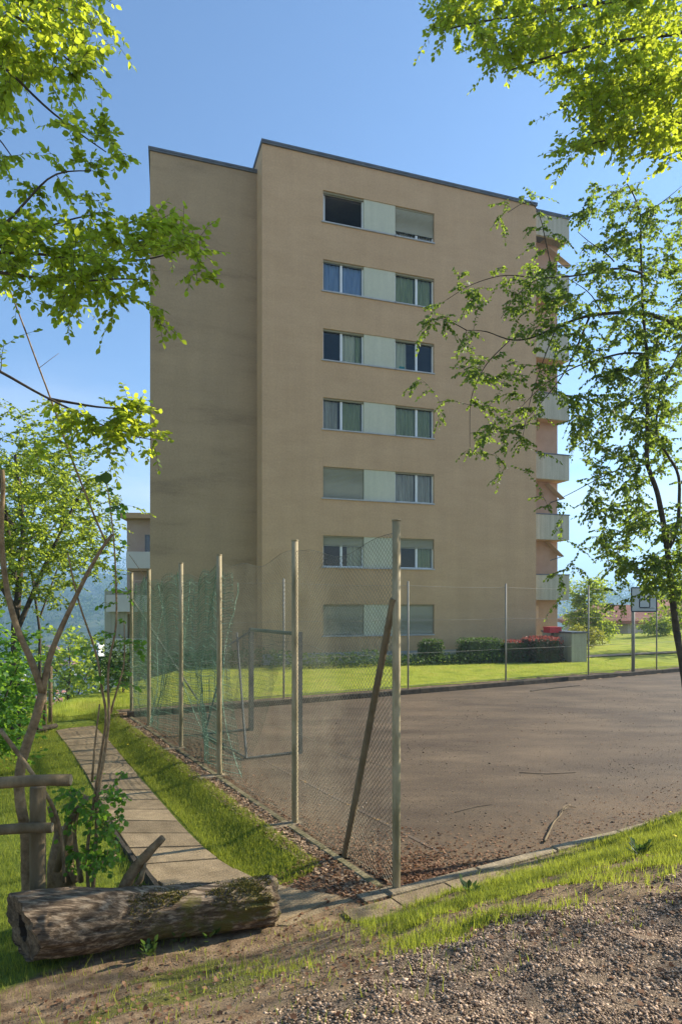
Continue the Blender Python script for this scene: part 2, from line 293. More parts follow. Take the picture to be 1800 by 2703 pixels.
def groundmat():
    m = bpy.data.materials.new('ground'); m.use_nodes = True; t = m.node_tree; n = t.nodes.new; l = t.links.new
    b = t.nodes['Principled BSDF']; b.inputs['Roughness'].default_value = .95; b.inputs['Specular IOR Level'].default_value = .15
    geo = n('ShaderNodeNewGeometry')
    def noise(sc, det=6, ro=.6):
        x = n('ShaderNodeTexNoise'); x.inputs['Scale'].default_value = sc; x.inputs['Detail'].default_value = det; x.inputs['Roughness'].default_value = ro
        l(geo.outputs['Position'], x.inputs[0]); return x
    def ramp(src, pts):
        r_ = n('ShaderNodeValToRGB'); e = r_.color_ramp.elements
        e[0].position, e[0].color = pts[0][0], (*pts[0][1], 1); e[1].position, e[1].color = pts[-1][0], (*pts[-1][1], 1)
        for p, c in pts[1:-1]: x = e.new(p); x.color = (*c, 1)
        l(src, r_.inputs[0]); return r_.outputs[0]
    n1 = noise(9, 8); n2 = noise(60, 4, .7); n3 = noise(1.1, 5); n4 = noise(170, 2, .6)
    soil = ramp(n1.outputs[0], [(.3, (.12, .074, .04)), (.5, (.24, .16, .09)), (.7, (.36, .25, .145))])
    grass = ramp(n1.outputs[0], [(.3, (.10, .135, .018)), (.52, (.155, .195, .024)), (.72, (.22, .24, .035))])
    grav = ramp(n4.outputs[0], [(.35, (.06, .038, .022)), (.5, (.20, .138, .085)), (.66, (.44, .32, .21))])
    moss = ramp(n2.outputs[0], [(.35, (.10, .09, .02)), (.65, (.20, .19, .045))])
    lawn = ramp(n3.outputs[0], [(.33, (.20, .25, .025)), (.5, (.33, .37, .038)), (.7, (.42, .38, .07))])
    far = ramp(noise(.02, 6).outputs[0], [(.35, (.035, .06, .025)), (.5, (.06, .085, .035)), (.62, (.12, .14, .06)), (.75, (.07, .09, .05))])
    at = n('ShaderNodeAttribute'); at.attribute_name = 'tint'; sp = n('ShaderNodeSeparateColor'); l(at.outputs['Color'], sp.inputs[0])
    at2 = n('ShaderNodeAttribute'); at2.attribute_name = 'zone'; sp2 = n('ShaderNodeSeparateColor'); l(at2.outputs['Color'], sp2.inputs[0])
    def mask(src, w_=.35):
        ad = n('ShaderNodeMath'); ad.operation = 'MULTIPLY_ADD'; ad.inputs[1].default_value = w_; l(n2.outputs[0], ad.inputs[0])
        sb = n('ShaderNodeMath'); sb.operation = 'SUBTRACT'; sb.inputs[1].default_value = w_ / 2; l(src, ad.inputs[2]); l(ad.outputs[0], sb.inputs[0])
        r2 = n('ShaderNodeMapRange'); r2.interpolation_type = 'SMOOTHSTEP'; r2.inputs['From Min'].default_value = .35; r2.inputs['From Max'].default_value = .65; l(sb.outputs[0], r2.inputs[0]); return r2.outputs[0]
    def mixc(f, a, b_):
        x = n('ShaderNodeMix'); x.data_type = 'RGBA'; l(f, x.inputs['Factor']); l(a, x.inputs['A']); l(b_, x.inputs['B']); return x.outputs['Result']
    c = mixc(mask(sp2.outputs[0]), soil, moss)
    c = mixc(mask(sp.outputs[0]), c, grass)
    c = mixc(mask(sp.outputs[1]), c, grav)
    c = mixc(mask(sp.outputs[2], .15), c, lawn)
    c = mixc(sp2.outputs[1], c, far)
    l(c, b.inputs['Base Color'])
    bp = n('ShaderNodeBump'); bp.inputs['Strength'].default_value = .7; bp.inputs['Distance'].default_value = .02
    l(n2.outputs[0], bp.inputs['Height']); l(bp.outputs[0], b.inputs['Normal'])
    return m
def courtmat():
    m = bpy.data.materials.new('court_asphalt'); m.use_nodes = True; t = m.node_tree; n = t.nodes.new; l = t.links.new
    b = t.nodes['Principled BSDF']; b.inputs['Roughness'].default_value = .82; b.inputs['Specular IOR Level'].default_value = .35
    geo = n('ShaderNodeNewGeometry')
    def nse(sc, d=6, r_=.6, st=None):
        x = n('ShaderNodeTexNoise'); x.inputs['Scale'].default_value = sc; x.inputs['Detail'].default_value = d; x.inputs['Roughness'].default_value = r_
        if st:
            q = n('ShaderNodeMapping'); q.inputs['Scale'].default_value = st; q.inputs['Rotation'].default_value = (0, 0, -.52); l(geo.outputs['Position'], q.inputs[0]); l(q.outputs[0], x.inputs[0])
        else: l(geo.outputs['Position'], x.inputs[0])
        return x.outputs[0]
    a = n('ShaderNodeValToRGB'); e = a.color_ramp.elements; e[0].position = .32; e[0].color = (.062, .039, .021, 1); e[1].position = .68; e[1].color = (.158, .110, .065, 1)
    x = e.new(.5); x.color = (.100, .069, .040, 1)
    l(nse(.9, 9, .66, (.5, 1.2, 1)), a.inputs[0])
    g2 = n('ShaderNodeValToRGB'); e = g2.color_ramp.elements; e[0].position = .36; e[0].color = (.38, .37, .36, 1); e[1].position = .66; e[1].color = (1.8, 1.76, 1.66, 1)
    l(nse(42, 6, .85), g2.inputs[0])
    mu_ = n('ShaderNodeMix'); mu_.data_type = 'RGBA'; mu_.blend_type = 'MULTIPLY'; mu_.inputs['Factor'].default_value = 1; l(a.outputs[0], mu_.inputs['A']); l(g2.outputs[0], mu_.inputs['B'])
    # brownish stains near the edges
    at = n('ShaderNodeAttribute'); at.attribute_name = 'tint'; sp = n('ShaderNodeSeparateColor'); l(at.outputs['Color'], sp.inputs[0])
    mm = n('ShaderNodeMath'); mm.operation = 'MULTIPLY'; l(sp.outputs[0], mm.inputs[0]); 
    rr = n('ShaderNodeMapRange'); rr.inputs['From Min'].default_value = .35; rr.inputs['From Max'].default_value = .6; l(nse(7, 8, .7), rr.inputs[0]); l(rr.outputs[0], mm.inputs[1])
    m3 = n('ShaderNodeMix'); m3.data_type = 'RGBA'; m3.inputs['B'].default_value = (.17, .105, .05, 1); l(mm.outputs[0], m3.inputs['Factor']); l(mu_.outputs['Result'], m3.inputs['A'])
    l(m3.outputs['Result'], b.inputs['Base Color'])
    bp = n('ShaderNodeBump'); bp.inputs['Strength'].default_value = .8; bp.inputs['Distance'].default_value = .008; l(nse(110, 2, .8), bp.inputs['Height']); l(bp.outputs[0], b.inputs['Normal'])
    return m

# ------------------------------------------------------------------ ground sheet
def axis(lo, hi, step, flo, fhi):
    xs = list(np.arange(lo, hi + 1e-6, step))
    x, s_ = hi, step
    while x < fhi: s_ *= 1.16; x += min(s_, 60); xs.append(x)
    x, s_ = lo, step; pre = []
    while x > flo: s_ *= 1.16; x -= min(s_, 60); pre.append(x)
    return np.array(pre[::-1] + xs)
XS = axis(-7, 8, .085, -1900, 1900); YS = axis(.4, 20, .085, -40, 2700)
gx, gy = np.meshgrid(XS, YS, indexing='ij'); gz = height(gx, gy)
a_, b_ = ab(gx, gy)
def masks(x, y):
    a, b = ab(x, y); q = -x + .15 * y
    n0 = fbm(x * 1.7, y * 1.7, 31); n1 = fbm(x * 5, y * 5, 33)
    nb = -b
    gr = np.zeros_like(x)
    strip = ss(.19, .34, -a + .25 * (n0 - .5)) * (b > .75 + .4 * (n0 - .5))
    gr = np.maximum(gr, strip * (a < 0))
    # bank grass: a dense band beside the kerb on the right, patchy further up
    top = np.interp(a, [-1.0, .2, .8, 1.6, 4], [.0, .25, .8, 1.15, 1.5])
    band = ss(.28 - .26 * ss(1.2, 2.2, a), .42 - .24 * ss(1.2, 2.2, a), nb + .12 * (n1 - .5)) * (1 - ss(top * .8, top * 1.25 + .1, nb + .6 * (n0 - .5)))
    patch = ss(.44, .60, n0 * .65 + n1 * .35 + .06) * ss(.1, .3, nb) * (1 - ss(1.8, 2.4, nb + .5 * (n1 - .5))) * ss(-2.2, .4, a)
    gr = np.maximum(gr, np.maximum(band * (a > -.9), patch))
    gravel = ss(1.98, 2.35, nb + .7 * (n0 - .5) + .3 * (n1 - .5))
    lawn = ss(BF + .62, BF + .76, b + .12 * (n1 - .5)) * (b > BF)
    left = ss(1.72, 1.85, -a) * ss(-.2, .6, b + .4 * (n0 - .5))
    gr = np.maximum(gr, left * (a < -1.2) * (b < BF + 1.2))
    moss = ss(.5, .62, n0) * ss(.1, .4, nb) * (1 - ss(1.6, 2.4, nb))
    return gr * (1 - gravel), gravel, lawn, moss
g1, g2_, g3, mo = masks(gx, gy)
ni, nj = gx.shape
V = np.stack([gx, gy, gz], -1).reshape(-1, 3)
idx = np.arange(ni * nj).reshape(ni, nj)
Fq = np.stack([idx[:-1, :-1], idx[1:, :-1], idx[1:, 1:], idx[:-1, 1:]], -1).reshape(-1, 4)
ground = bulk('ground', V, Fq, groundmat(), col=np.stack([g1, g2_, g3], -1).reshape(-1, 3), smooth=True)
at = ground.data.color_attributes.new('zone', 'FLOAT_COLOR', 'POINT')
z4 = np.zeros((V.shape[0], 4), np.float32); z4[:, 0] = mo.ravel(); z4[:, 1] = (ss(70, 140, np.hypot(gx, gy))).ravel(); z4[:, 3] = 1
at.data.foreach_set('color', z4.ravel()); tag(ground, kind='structure')

# court
na, nb_ = 90, 45
ca = np.linspace(-.05, 24, na) ; cb = np.linspace(-.02, BF + .01, nb_)
CA, CB = np.meshgrid(ca, cb, indexing='ij')
CV = np.stack([O0[0] + CA * AV[0] + CB * BV[0], O0[1] + CA * AV[1] + CB * BV[1], np.zeros_like(CA)], -1).reshape(-1, 3)
idx = np.arange(na * nb_).reshape(na, nb_)
stain = np.maximum((1 - ss(.1, 1.6, CB)) * 1.0, (1 - ss(.1, 1.0, CA)) * .8)
stain = np.maximum(stain, .25 * ss(.45, .7, fbm(CA * .5, CB * .5, 4)))
court = bulk('sports_court', CV, np.stack([idx[:-1, :-1], idx[1:, :-1], idx[1:, 1:], idx[:-1, 1:]], -1).reshape(-1, 4), courtmat(), col=np.repeat(stain.reshape(-1, 1), 3, 1))
tag(court, kind='structure')
linemat = mat('worn_line', (.28, .16, .045), (.125, .09, .06), 9, .9, lo=.36, hi=.46)
palemat = mat('worn_pale_line', (.17, .135, .095), (.125, .09, .06), 7, .9, lo=.30, hi=.46)
def strip_line(pts, wd, m, z):
    mb = MB(); pts = [np.array(p) for p in pts]
    for p, q in zip(pts[:-1], pts[1:]):
        d = (q - p) / np.linalg.norm(q - p); n_ = np.array((-d[1], d[0])) * wd / 2
        mb.add([(*(p - n_), z), (*(q - n_), z), (*(q + n_), z), (*(p + n_), z)], [(0, 1, 2, 3)])
    return mb.build('painted_line', m, court)
w2 = lambda a, b: W(a, b)[:2]
strip_line([w2(.9, .4), w2(.9, 9.9)], .05, linemat, .004)
strip_line([w2(.2, 9.98), w2(23, 9.98)], .05, linemat, .004)

# kerbs: stones are parts
def kerb(name, a0, b0, a1, b1, wid, z0, z1, m, label, ln=1.0):
    root = thing(name, W(a0, b0, 0), label, 'kerb'); root['kind'] = 'structure'
    del root['category']
    p = np.array((a0, b0)); q = np.array((a1, b1)); Ltot = np.linalg.norm(q - p); n_ = int(Ltot / ln); d = (q - p) / Ltot
    base = None
    for i in range(n_):
        c = p + d * (i + .5) * Ltot / n_; wc = W(*c, (z0 + z1) / 2)
        du = AV * d[0] + BV * d[1]; dv = np.array((-du[1], du[0]))
        if base is None:
            mb = MB(); hl, hw, hz = Ltot / n_ / 2 - .006, wid / 2, (z1 - z0) / 2; bv = .012
            ring = lambda z, k: [np.array((*(du * sx_ * (hl - k) + dv * sy_ * (hw - k)), z)) for sx_, sy_ in ((-1, -1), (1, -1), (1, 1), (-1, 1))]
            vs = ring(-hz, 0) + ring(hz - bv, 0) + ring(hz, bv)
            fs = [(j, (j + 1) % 4, (j + 1) % 4 + 4, j + 4) for j in range(4)] + [(j + 4, (j + 1) % 4 + 4, (j + 1) % 4 + 8, j + 8) for j in range(4)] + [(8, 9, 10, 11), (3, 2, 1, 0)]
            mb.add(vs, fs); o = mb.build('kerb_stone', m, root, org=(0, 0, 0)); base = o
        else:
            o = base.copy(); COL.objects.link(o)
        o.location = tuple(wc - np.array(root.location) + np.array((0, 0, .008 * (random.random() - .5)))); o.rotation_euler = (.01 * random.uniform(-1, 1), .01 * random.uniform(-1, 1), .008 * random.uniform(-1, 1))
    return root
kerb('kerb', -.09, .14, -.09, BF + .1, .09, -.3, .022, M['kerb'], 'low mossy concrete kerb under the left chain link fence')
kerb('kerb', -.12, -.05, 11.0, -.05, .10, -.3, .04, M['concrete'], 'pale concrete kerb along the near edge of the court')
kerb('kerb', -.15, BF + .07, 24, BF + .07, .11, -.3, .135, M['kerbdark'], 'dark raised kerb along the far edge of the court')

# slabs outside the near kerb
root = thing('slab_edging', W(0, -.3, 0), None, None); root['kind'] = 'structure'
s0 = -.62
for i in range(9):
    ln = random.uniform(.48, .62); mb = MB()
    mb.obox(W(s0 + ln / 2, -.26 + random.uniform(-.01, .01), -.035 + random.uniform(0, .01)), AV, BV, ln / 2 - .008, .14, .05); s0 += ln
    mb.build('slab', M['slabs'], root)

# ------------------------------------------------------------------ path of slabs
Rd = [(215, 1665), (262, 1715), (315, 1780), (372, 1845), (420, 1900), (470, 1950), (520, 1987), (570, 2013), (625, 2033), (700, 2050), (815, 2068)]
Ld = [(128, 1680), (160, 1722), (198, 1780), (232, 1845), (262, 1898), (300, 1955), (340, 2005), (392, 2055), (465, 2098), (560, 2122), (660, 2128)]
def pz(v): return -.13 * float(ss(2090, 1960, v)) + .014 * float(ss(2010, 2060, v))
def pathpt(lst):
    out = []
    for u, v in lst: out.append(G(*disp(u, v), z=pz(v) ))
    return np.array(out)
RP, LP = pathpt(Rd), pathpt(Ld)
C_ = (RP + LP) / 2; cum = np.concatenate([[0], np.cumsum(np.linalg.norm(np.diff(C_, axis=0), axis=1))])
path = thing('path', C_[5], None, None); path['kind'] = 'structure'
tt = np.arange(0, cum[-1], .50)
def ip(Pts, t): return np.array([np.interp(t, cum, Pts[:, k]) for k in range(3)])
for i in range(len(tt)):
    t0, t1 = tt[i] + .010, min(tt[i] + .490, cum[-1]); dz = np.array((0, 0, random.uniform(-.006, .006)))
    q = [ip(LP, t0), ip(RP, t0), ip(RP, t1), ip(LP, t1)]
    c = sum(q) / 4; vs = [p + dz + np.array((0, 0, random.uniform(-.004, .004))) for p in q]
    mb = MB(); ins = [p + (c - p) * .02 + np.array((0, 0, .0)) for p in vs]; low = [p - np.array((0, 0, .012)) for p in vs]; bot = [p - np.array((0, 0, .10)) for p in vs]
    mb.add(ins + low + bot, [(0, 3, 2, 1)] + [(j, (j + 1) % 4, (j + 1) % 4 + 4, j + 4) for j in range(4)] + [(j + 4, (j + 1) % 4 + 4, (j + 1) % 4 + 8, j + 8) for j in range(4)])
    mb.build('slab', M['slabs'], path)
# timber edging of the path on the left
eb = MB()
for i in range(3, 8):
    p, q = LP[i], LP[i + 1]; d = nrm(q - p); n_ = np.array((-d[1], d[0], 0)); 
    eb.obox((p + q) / 2 - n_ * .05 + np.array((0, 0, -.02)), d[:2] / np.linalg.norm(d[:2]), n_[:2] / np.linalg.norm(n_[:2]), np.linalg.norm(q - p) / 2, .02, .05)
tag(eb.build('path_edging', M['kerbdark']), 'dark timber edging board along the left side of the slab path', 'edging')

# ------------------------------------------------------------------ apartment building
ang = math.atan2(1, 2.95)
bld = thing('apartment_building', (-3.05, 25.2, 0), 'large tan seven storey apartment block with windowed gable behind the court', 'building', rz=ang)
ORG[bld.name] = (0, 0, 0)     # parts are written in the building's own axes
HT = 20.40; WB = 12.45
wx = [2.47, 4.22, 5.61, 7.39]          # left window, panel, right window (along the gable)
rows = [(1.29 + 2.76 * k, 2.55 + 2.76 * k) for k in range(7)]     # sill, head
mb = MB(); TH = .30
xsg = [0, wx[0], wx[3], WB]; zs = [-3.5]
for z0, z1 in rows: zs += [z0, z1]
zs += [HT]
for i in range(3):
    for j in range(len(zs) - 1):
        if i == 1 and j % 2 == 1: continue
        if i != 1 and j > 0: continue
        if i != 1: mb.box(xsg[i], xsg[i + 1], 0, TH, zs[0], HT)
        else: mb.box(xsg[1], xsg[2], 0, TH, zs[j], zs[j + 1])
mb.box(0, .3, TH, 13, -3.5, HT); mb.box(WB - .3, WB, TH, 13, -3.5, HT); mb.box(0, WB, 13, 13.3, -3.5, HT)
wall = mb.build('wall', M['plaster'], bld)
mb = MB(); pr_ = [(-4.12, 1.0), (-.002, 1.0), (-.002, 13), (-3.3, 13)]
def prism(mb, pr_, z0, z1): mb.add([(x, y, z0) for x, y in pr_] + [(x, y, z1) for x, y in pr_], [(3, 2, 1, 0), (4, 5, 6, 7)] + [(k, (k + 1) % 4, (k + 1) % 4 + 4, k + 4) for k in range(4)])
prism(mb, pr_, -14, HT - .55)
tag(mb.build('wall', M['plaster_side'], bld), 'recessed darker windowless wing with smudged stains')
mb = MB(); mb.box(-.0, WB, -.006, -.001, -.3, .62); mb.build('plinth', M['plinth'], bld)
for k in range(8):
    mb = MB(); mb.box(.3, WB - .3, TH, 13, -.3 + 2.76 * k, -.05 + 2.76 * k); mb.build('floor_slab', M['floor'], bld)
mb = MB(); mb.box(.3, WB - .3, 3.6, 3.7, -.05, HT - .1); mb.build('inner_wall', M['floor'], bld)
mb = MB(); mb.box(-.03, WB + .02, -.08, 13.3, HT, HT + .06); mb.box(-.04, WB + .02, -.10, 13.35, HT + .06, HT + .13); mb.build('roof_edge', M['roofmetal'], bld)
mb = MB(); H2 = HT - .55; prism(mb, [(-4.17, .93), (-.004, .93), (-.004, 13), (-3.35, 13)], H2, H2 + .06); prism(mb, [(-4.19, .91), (-.004, .91), (-.004, 13), (-3.37, 13)], H2 + .06, H2 + .13); mb.build('roof_edge', M['roofmetal'], bld)
def curtain(x0, x1, z0, z1, y, m, par, amp=.035):
    mb = MB(); n_ = max(8, int((x1 - x0) / .045)); vs = []
    for i in range(n_ + 1):
        x = x0 + (x1 - x0) * i / n_; yy = y + amp * math.sin(i * 1.7 + random.random() * .8)
        vs += [(x, yy, z0), (x, yy, z1)]
    mb.add(vs, [(2 * i, 2 * i + 2, 2 * i + 3, 2 * i + 1) for i in range(n_)]); return mb.build('curtain', m, par)
def window(x0, x1, z0, z1, mull, blind, curt, opened=False):
    y0, y1 = .13, .20; f = .055; mb = MB()
    mb.box(x0, x0 + f, y0, y1, z0, z1); mb.box(x1 - f, x1, y0, y1, z0, z1); mb.box(x0 + f, x1 - f, y0, y1, z0, z0 + f); mb.box(x0 + f, x1 - f, y0, y1, z1 - f, z1)
    if mull: mb.box(x0 + mull - .045, x0 + mull + .045, y0 - .012, y1, z0 + f, z1 - f)
    fr_ = mb.build('window', M['frame'], bld)
    mb = MB(); mb.box(x0, x1, .06, y0 - .003, z1 - .075, z1 - .001); mb.build('window_head', M['framegold'], fr_)
    mb = MB(); mb.box(x0 - .07, x1, -.06, .125, z0 - .045, z0 + .006); mb.build('sill', M['sill'], fr_)
    if opened:
        mb = MB(); mb.box(x0 + .10, x0 + .15, .25, .95, z0 + .05, z1 - .05); mb.build('open_casement', M['frame'], fr_)
    else:
        spans = [(x0 + f, x0 + mull - .045), (x0 + mull + .045, x1 - f)] if mull else [(x0 + f, x1 - f)]
        for p, q in spans:
            mb = MB(); mb.add([(p, .165, z0 + f), (q, .165, z0 + f), (q, .165, z1 - f), (p, .165, z1 - f)], [(0, 1, 2, 3)]); mb.build('pane', M['glass'], fr_)
    if blind > 0:
        mb = MB(); zz = z1 - .07 - (z1 - z0 - .09) * blind; n_ = int((z1 - .07 - zz) / .05)
        for k in range(n_):
            zt = z1 - .07 - k * .05; mb.add([(x0 + .02, .085, zt), (x1 - .02, .085, zt), (x1 - .02, .068, zt - .025), (x0 + .02, .068, zt - .025), (x1 - .02, .085, zt - .05), (x0 + .02, .085, zt - .05)], [(0, 3, 2, 1), (3, 5, 4, 2)])
        mb.box(x0 + .02, x1 - .02, .07, .10, zz - .03, zz + .005)
        tag(mb.build('roller_blind', M['blind'], fr_))
    for (p, q, mt) in curt: curtain(x0 + p, x0 + q, z0 + .04, z1 - .06, .27, M[mt], fr_)
    return fr_
cfg = {  # storey: (left blind, left curtains, opened, left mullion), (right blind, right curtains)
 6: ((0, [], True), (.78, [(.06, 1.7, 'curtain_grey')])),
 5: ((0, [(.06, .8, 'curtain_blue_reflection'), (.85, 1.7, 'curtain_blue_reflection')], False), (0, [(.06, .9, 'curtain_green'), (.95, 1.7, 'curtain_green')])),
 4: ((0, [(.90, 1.45, 'curtain_pale'), (1.45, 1.7, 'curtain_green')], False), (0, [(.06, .60, 'curtain_pale')])),
 3: ((0, [(.06, .68, 'curtain_grey'), (.82, 1.7, 'curtain_green')], False), (0, [(.06, 1.0, 'curtain_green'), (1.02, 1.72, 'curtain_green')])),
 2: ((1.0, [], False), (0, [(.06, .95, 'curtain_grey'), (1.0, 1.72, 'curtain_grey')])),
 1: ((.27, [(1.1, 1.7, 'curtain_pale')], False), (.27, [(1.05, 1.7, 'curtain_green')])),
 0: ((1.0, [], False), (1.0, [])),
}
for k, (z0, z1) in enumerate(rows):
    (lb, lc, op), (rb_, rc) = cfg[k]
    window(wx[0], wx[1], z0, z1, None if op else .80, lb, lc, op)
    window(wx[2], wx[3], z0, z1, 1.0, rb_, rc)
    mb = MB(); mb.box(wx[1] + .004, wx[2] - .004, .035, .22, z0 + .002, z1 - .002); pn = mb.build('panel', M['panel'], bld)
    mb = MB(); mb.box(wx[1], wx[2], -.06, .034, z0 - .045, z0 + .004); mb.build('sill', M['sill'], pn)
    mb = MB(); mb.box(wx[0], wx[3], .30, .34, z1, z1 + .1)
mb = MB(); zz = rows[4][0]; mb.box(wx[2] + .28, wx[2] + .52, .24, .38, zz + .06, zz + .22); tag(mb.build('storage_tub', M['teal'], bld), 'teal tub behind the pane on the fifth storey')
# balcony bay on the right side
BX = 14.5
mb = MB(); mb.box(WB + .003, BX - .12, 1.05, 1.3, -1, HT - .9); tag(mb.build('wall', M['salmon'], bld), 'salmon coloured wall behind the side balconies')
mb = MB(); mb.box(WB + .02, BX + .02, .30, 6, HT, HT + .06); mb.box(WB + .02, BX + .05, .28, 6, HT + .06, HT + .13); mb.build('roof_edge', M['roofmetal'], bld)
mb = MB(); mb.box(WB + .003, BX, .35, .47, HT - 1.0, HT - .003); mb.box(BX - .12, BX, .47, 6, HT - 1.0, HT - .003); mb.build('fascia', M['parapet'], bld)
for k in range(6):
    zb = 2.76 + 2.77 * k
    mb = MB(); mb.box(WB + .003, BX, .35, .47, zb, zb + 1.14); mb.box(BX - .12, BX, .47, 6, zb, zb + 1.14)
    bp_ = mb.build('balcony_parapet', M['parapet'], bld)
    mb = MB(); mb.box(WB + .003, BX + .03, .32, .50, zb + 1.143, zb + 1.19); mb.build('capping', M['roofmetal'], bp_)
    mb = MB(); mb.box(WB + .003, BX - .13, .475, 6, zb - .02, zb + .16); mb.build('balcony_floor', M['salmon'], bp_)
for zt, sp_ in ((19.3, 1.2), (8.3, .6), (5.6, .5)):
    mb = MB(); x1 = BX - .35
    mb.add([(x1 - .5, .7, zt - .1), (x1 - .5, 1.04, zt - .1), (x1 + sp_ * .6, 1.04, zt - .75), (x1 + sp_ * .6, .7, zt - .75), (x1 - .5, .7, zt - .13), (x1 - .5, 1.04, zt - .13), (x1 + sp_ * .6, 1.04, zt - .78), (x1 + sp_ * .6, .7, zt - .78)],
           [(0, 1, 2, 3), (7, 6, 5, 4), (0, 3, 7, 4), (1, 5, 6, 2), (3, 2, 6, 7), (0, 4, 5, 1)])
    aw = mb.build('awning', mat('awning_cloth', (.40, .30, .20), (.46, .35, .24), 3, .9), bld)
    mb = MB(); mb.tube([(x1 - .45, .68, zt - 1.0), (x1 + sp_ * .6, .68, zt - .78)], .02, 6); mb.build('awning_arm', M['steel'], aw)
mb = MB(); mb.box(WB + .55, WB + .85, 1.02, 1.045, 1.9, 2.5); mb.build('wall_hatch', mat('hatch', (.62, .42, .26), (.66, .46, .30), 2, .7), bld)
# ground level terrace wall and red box
lw = thing('terrace_wall', (0, 0, 0), 'low grey terrace wall with dark coping at the right corner of the block', 'wall')
tw = W  # local shorthand
pc = P(1488, 1740, 28.2)
mb = MB(); ux = np.array((math.cos(ang), math.sin(ang))); uy = np.array((-ux[1], ux[0]))
base_z = 0.05
mb.obox((pc[0], pc[1], base_z + .62), ux, uy, .38, 1.0, .66); mb.build('wall', M['parapet'], lw)
mb = MB(); mb.obox((pc[0], pc[1], base_z + 1.32), ux, uy, .42, 1.04, .035); mb.build('coping', M['roofmetal'], lw)
pr = P(1458, 1664, 28.0); rbx = thing('mailbox', (pr[0], pr[1], 1.30), 'flat red box standing beside the terrace wall above the red hedge', 'box')
mb = MB(); mb.obox((pr[0], pr[1], 1.44), ux, uy, .30, .22, .105); mb.build('box_body', M['red'], rbx)
mb = MB(); mb.obox((pr[0], pr[1], 1.57), ux, uy, .315, .235, .02); mb.build('lid', M['red'], rbx)
mb = MB(); mb.obox((pr[0], pr[1], .68), ux, uy, .04, .04, .66); mb.build('stand', M['steel'], rbx)

# building on the left, downhill
lb = thing('apartment_building', (-14.25, 44, -12), 'distant pink apartment block with white balconies left of the main block', 'building', rz=.06)
ORG[lb.name] = (0, 0, 0)
mb = MB(); mb.box(-.2, 12, 0, 12, 0, 20.3); mb.build('wall', mat('pink_plaster', (.45, .33, .25), (.50, .38, .30), 1, .9), lb)
mb = MB(); mb.box(-.4, 12.2, -1.0, 12.2, 20.3, 20.65); mb.build('roof', M['plaster'], lb)
for k in range(6):
    z = 17.0 - 2.85 * k + .1
    mb = MB(); mb.box(.1 - (1.3 if k else 0), 8, -1.3, -1.15, z - .15, z + .95); mb.box(.1 - (1.3 if k else 0), .25 - (1.3 if k else 0), -1.15, .0, z - .15, z + .95); bp_ = mb.build('balcony_parapet', M['white_wall'], lb)
    mb = MB(); mb.box(.1, 8, -1.14, -.005, z - .30, z - .15); mb.build('balcony_floor', M['salmon'], bp_)
    mb = MB(); mb.box(1.0, 2.6, -.03, .0, z + .1, z + 2.2); wf = mb.build('window', M['roofmetal'], lb)
    mb = MB(); mb.box(1.08, 2.52, -.05, -.031, z + .2, z + 2.1); mb.build('pane', M['glassdark'], wf)
mb = MB(); mb.box(-1.5, .0, -.6, .9, 0, 15.5); tag(mb.build('stair_tower', M['parapet'], lb))
del mb

# ------------------------------------------------------------------ chain link fences
def chainlink(Lh, H, pitch, seg, topfn, jit, place):
    A, B = [], []
    for sgn in (1, -1):
        cs = np.arange(-H if sgn > 0 else 0, Lh if sgn > 0 else Lh + H, pitch)
        for c in cs:
            # line x = c + sgn*z
            if sgn > 0: z0, z1 = max(0, -c), min(H, Lh - c)
            else: z0, z1 = max(0, c - Lh), min(H, c)
            if z1 - z0 < .02: continue
            n_ = max(1, int((z1 - z0) / seg)); zz = np.linspace(z0, z1, n_ + 1); xx = c + sgn * zz
            A.append(np.stack([xx[:-1], zz[:-1]], -1)); B.append(np.stack([xx[1:], zz[1:]], -1))
    A = np.concatenate(A); B = np.concatenate(B)
    def D(Q):
        x, z = Q[:, 0], Q[:, 1]; t_ = topfn(x)
        out = jit * (fbm(x * .9 + 5, z * .9, 41) - .5) * 2
        return place(x + .05 * (fbm(x * 1.2, z * 2, 43) - .5), out, z * t_)
    return D(A), D(B)
def bay_top(x0, x1, sag): return lambda x: 1 - sag * 4 * ((x) / (x1 - x0)) * (1 - x / (x1 - x0))
PB = [0, 2.03, 4.46, 6.60, 8.92, 10.56]
PTILT = [.02, .0, .0, .0, .0, .0]
lf = thing('chain_link_fence', W(0, 0, 0), 'tall chain link fence on six posts along the path side of the court', 'fence')
HP = 3.24
def post(b, a=0., r=.033, h=HP, m='postmetal', kink=0., par=lf):
    p = W(a, b); mb = MB()
    mb.tube([p + (0, 0, -.1), p + (-kink * .9, .0, .05), p + (-kink * 1.0, 0, .22), p + (-kink, 0, h * .6), p + (-kink, 0, h)], r, 14, True)
    mb.tube([p + (-kink, 0, h), p + (-kink, 0, h + .012)], r * 1.1, 14, True)
    o = mb.build('post', M[m], par, smooth=False)
    for pl in o.data.polygons: pl.use_smooth = len(pl.vertices) == 4
    return o
for i, b in enumerate(PB):
    post(b, 0, r=.037, kink=.05 if i == 2 else 0)
    mb = MB(); mb.obox(W(-.15, b, -.03), AV, BV, .21, .075, .05); mb.build('footing', M['concrete'], lf)
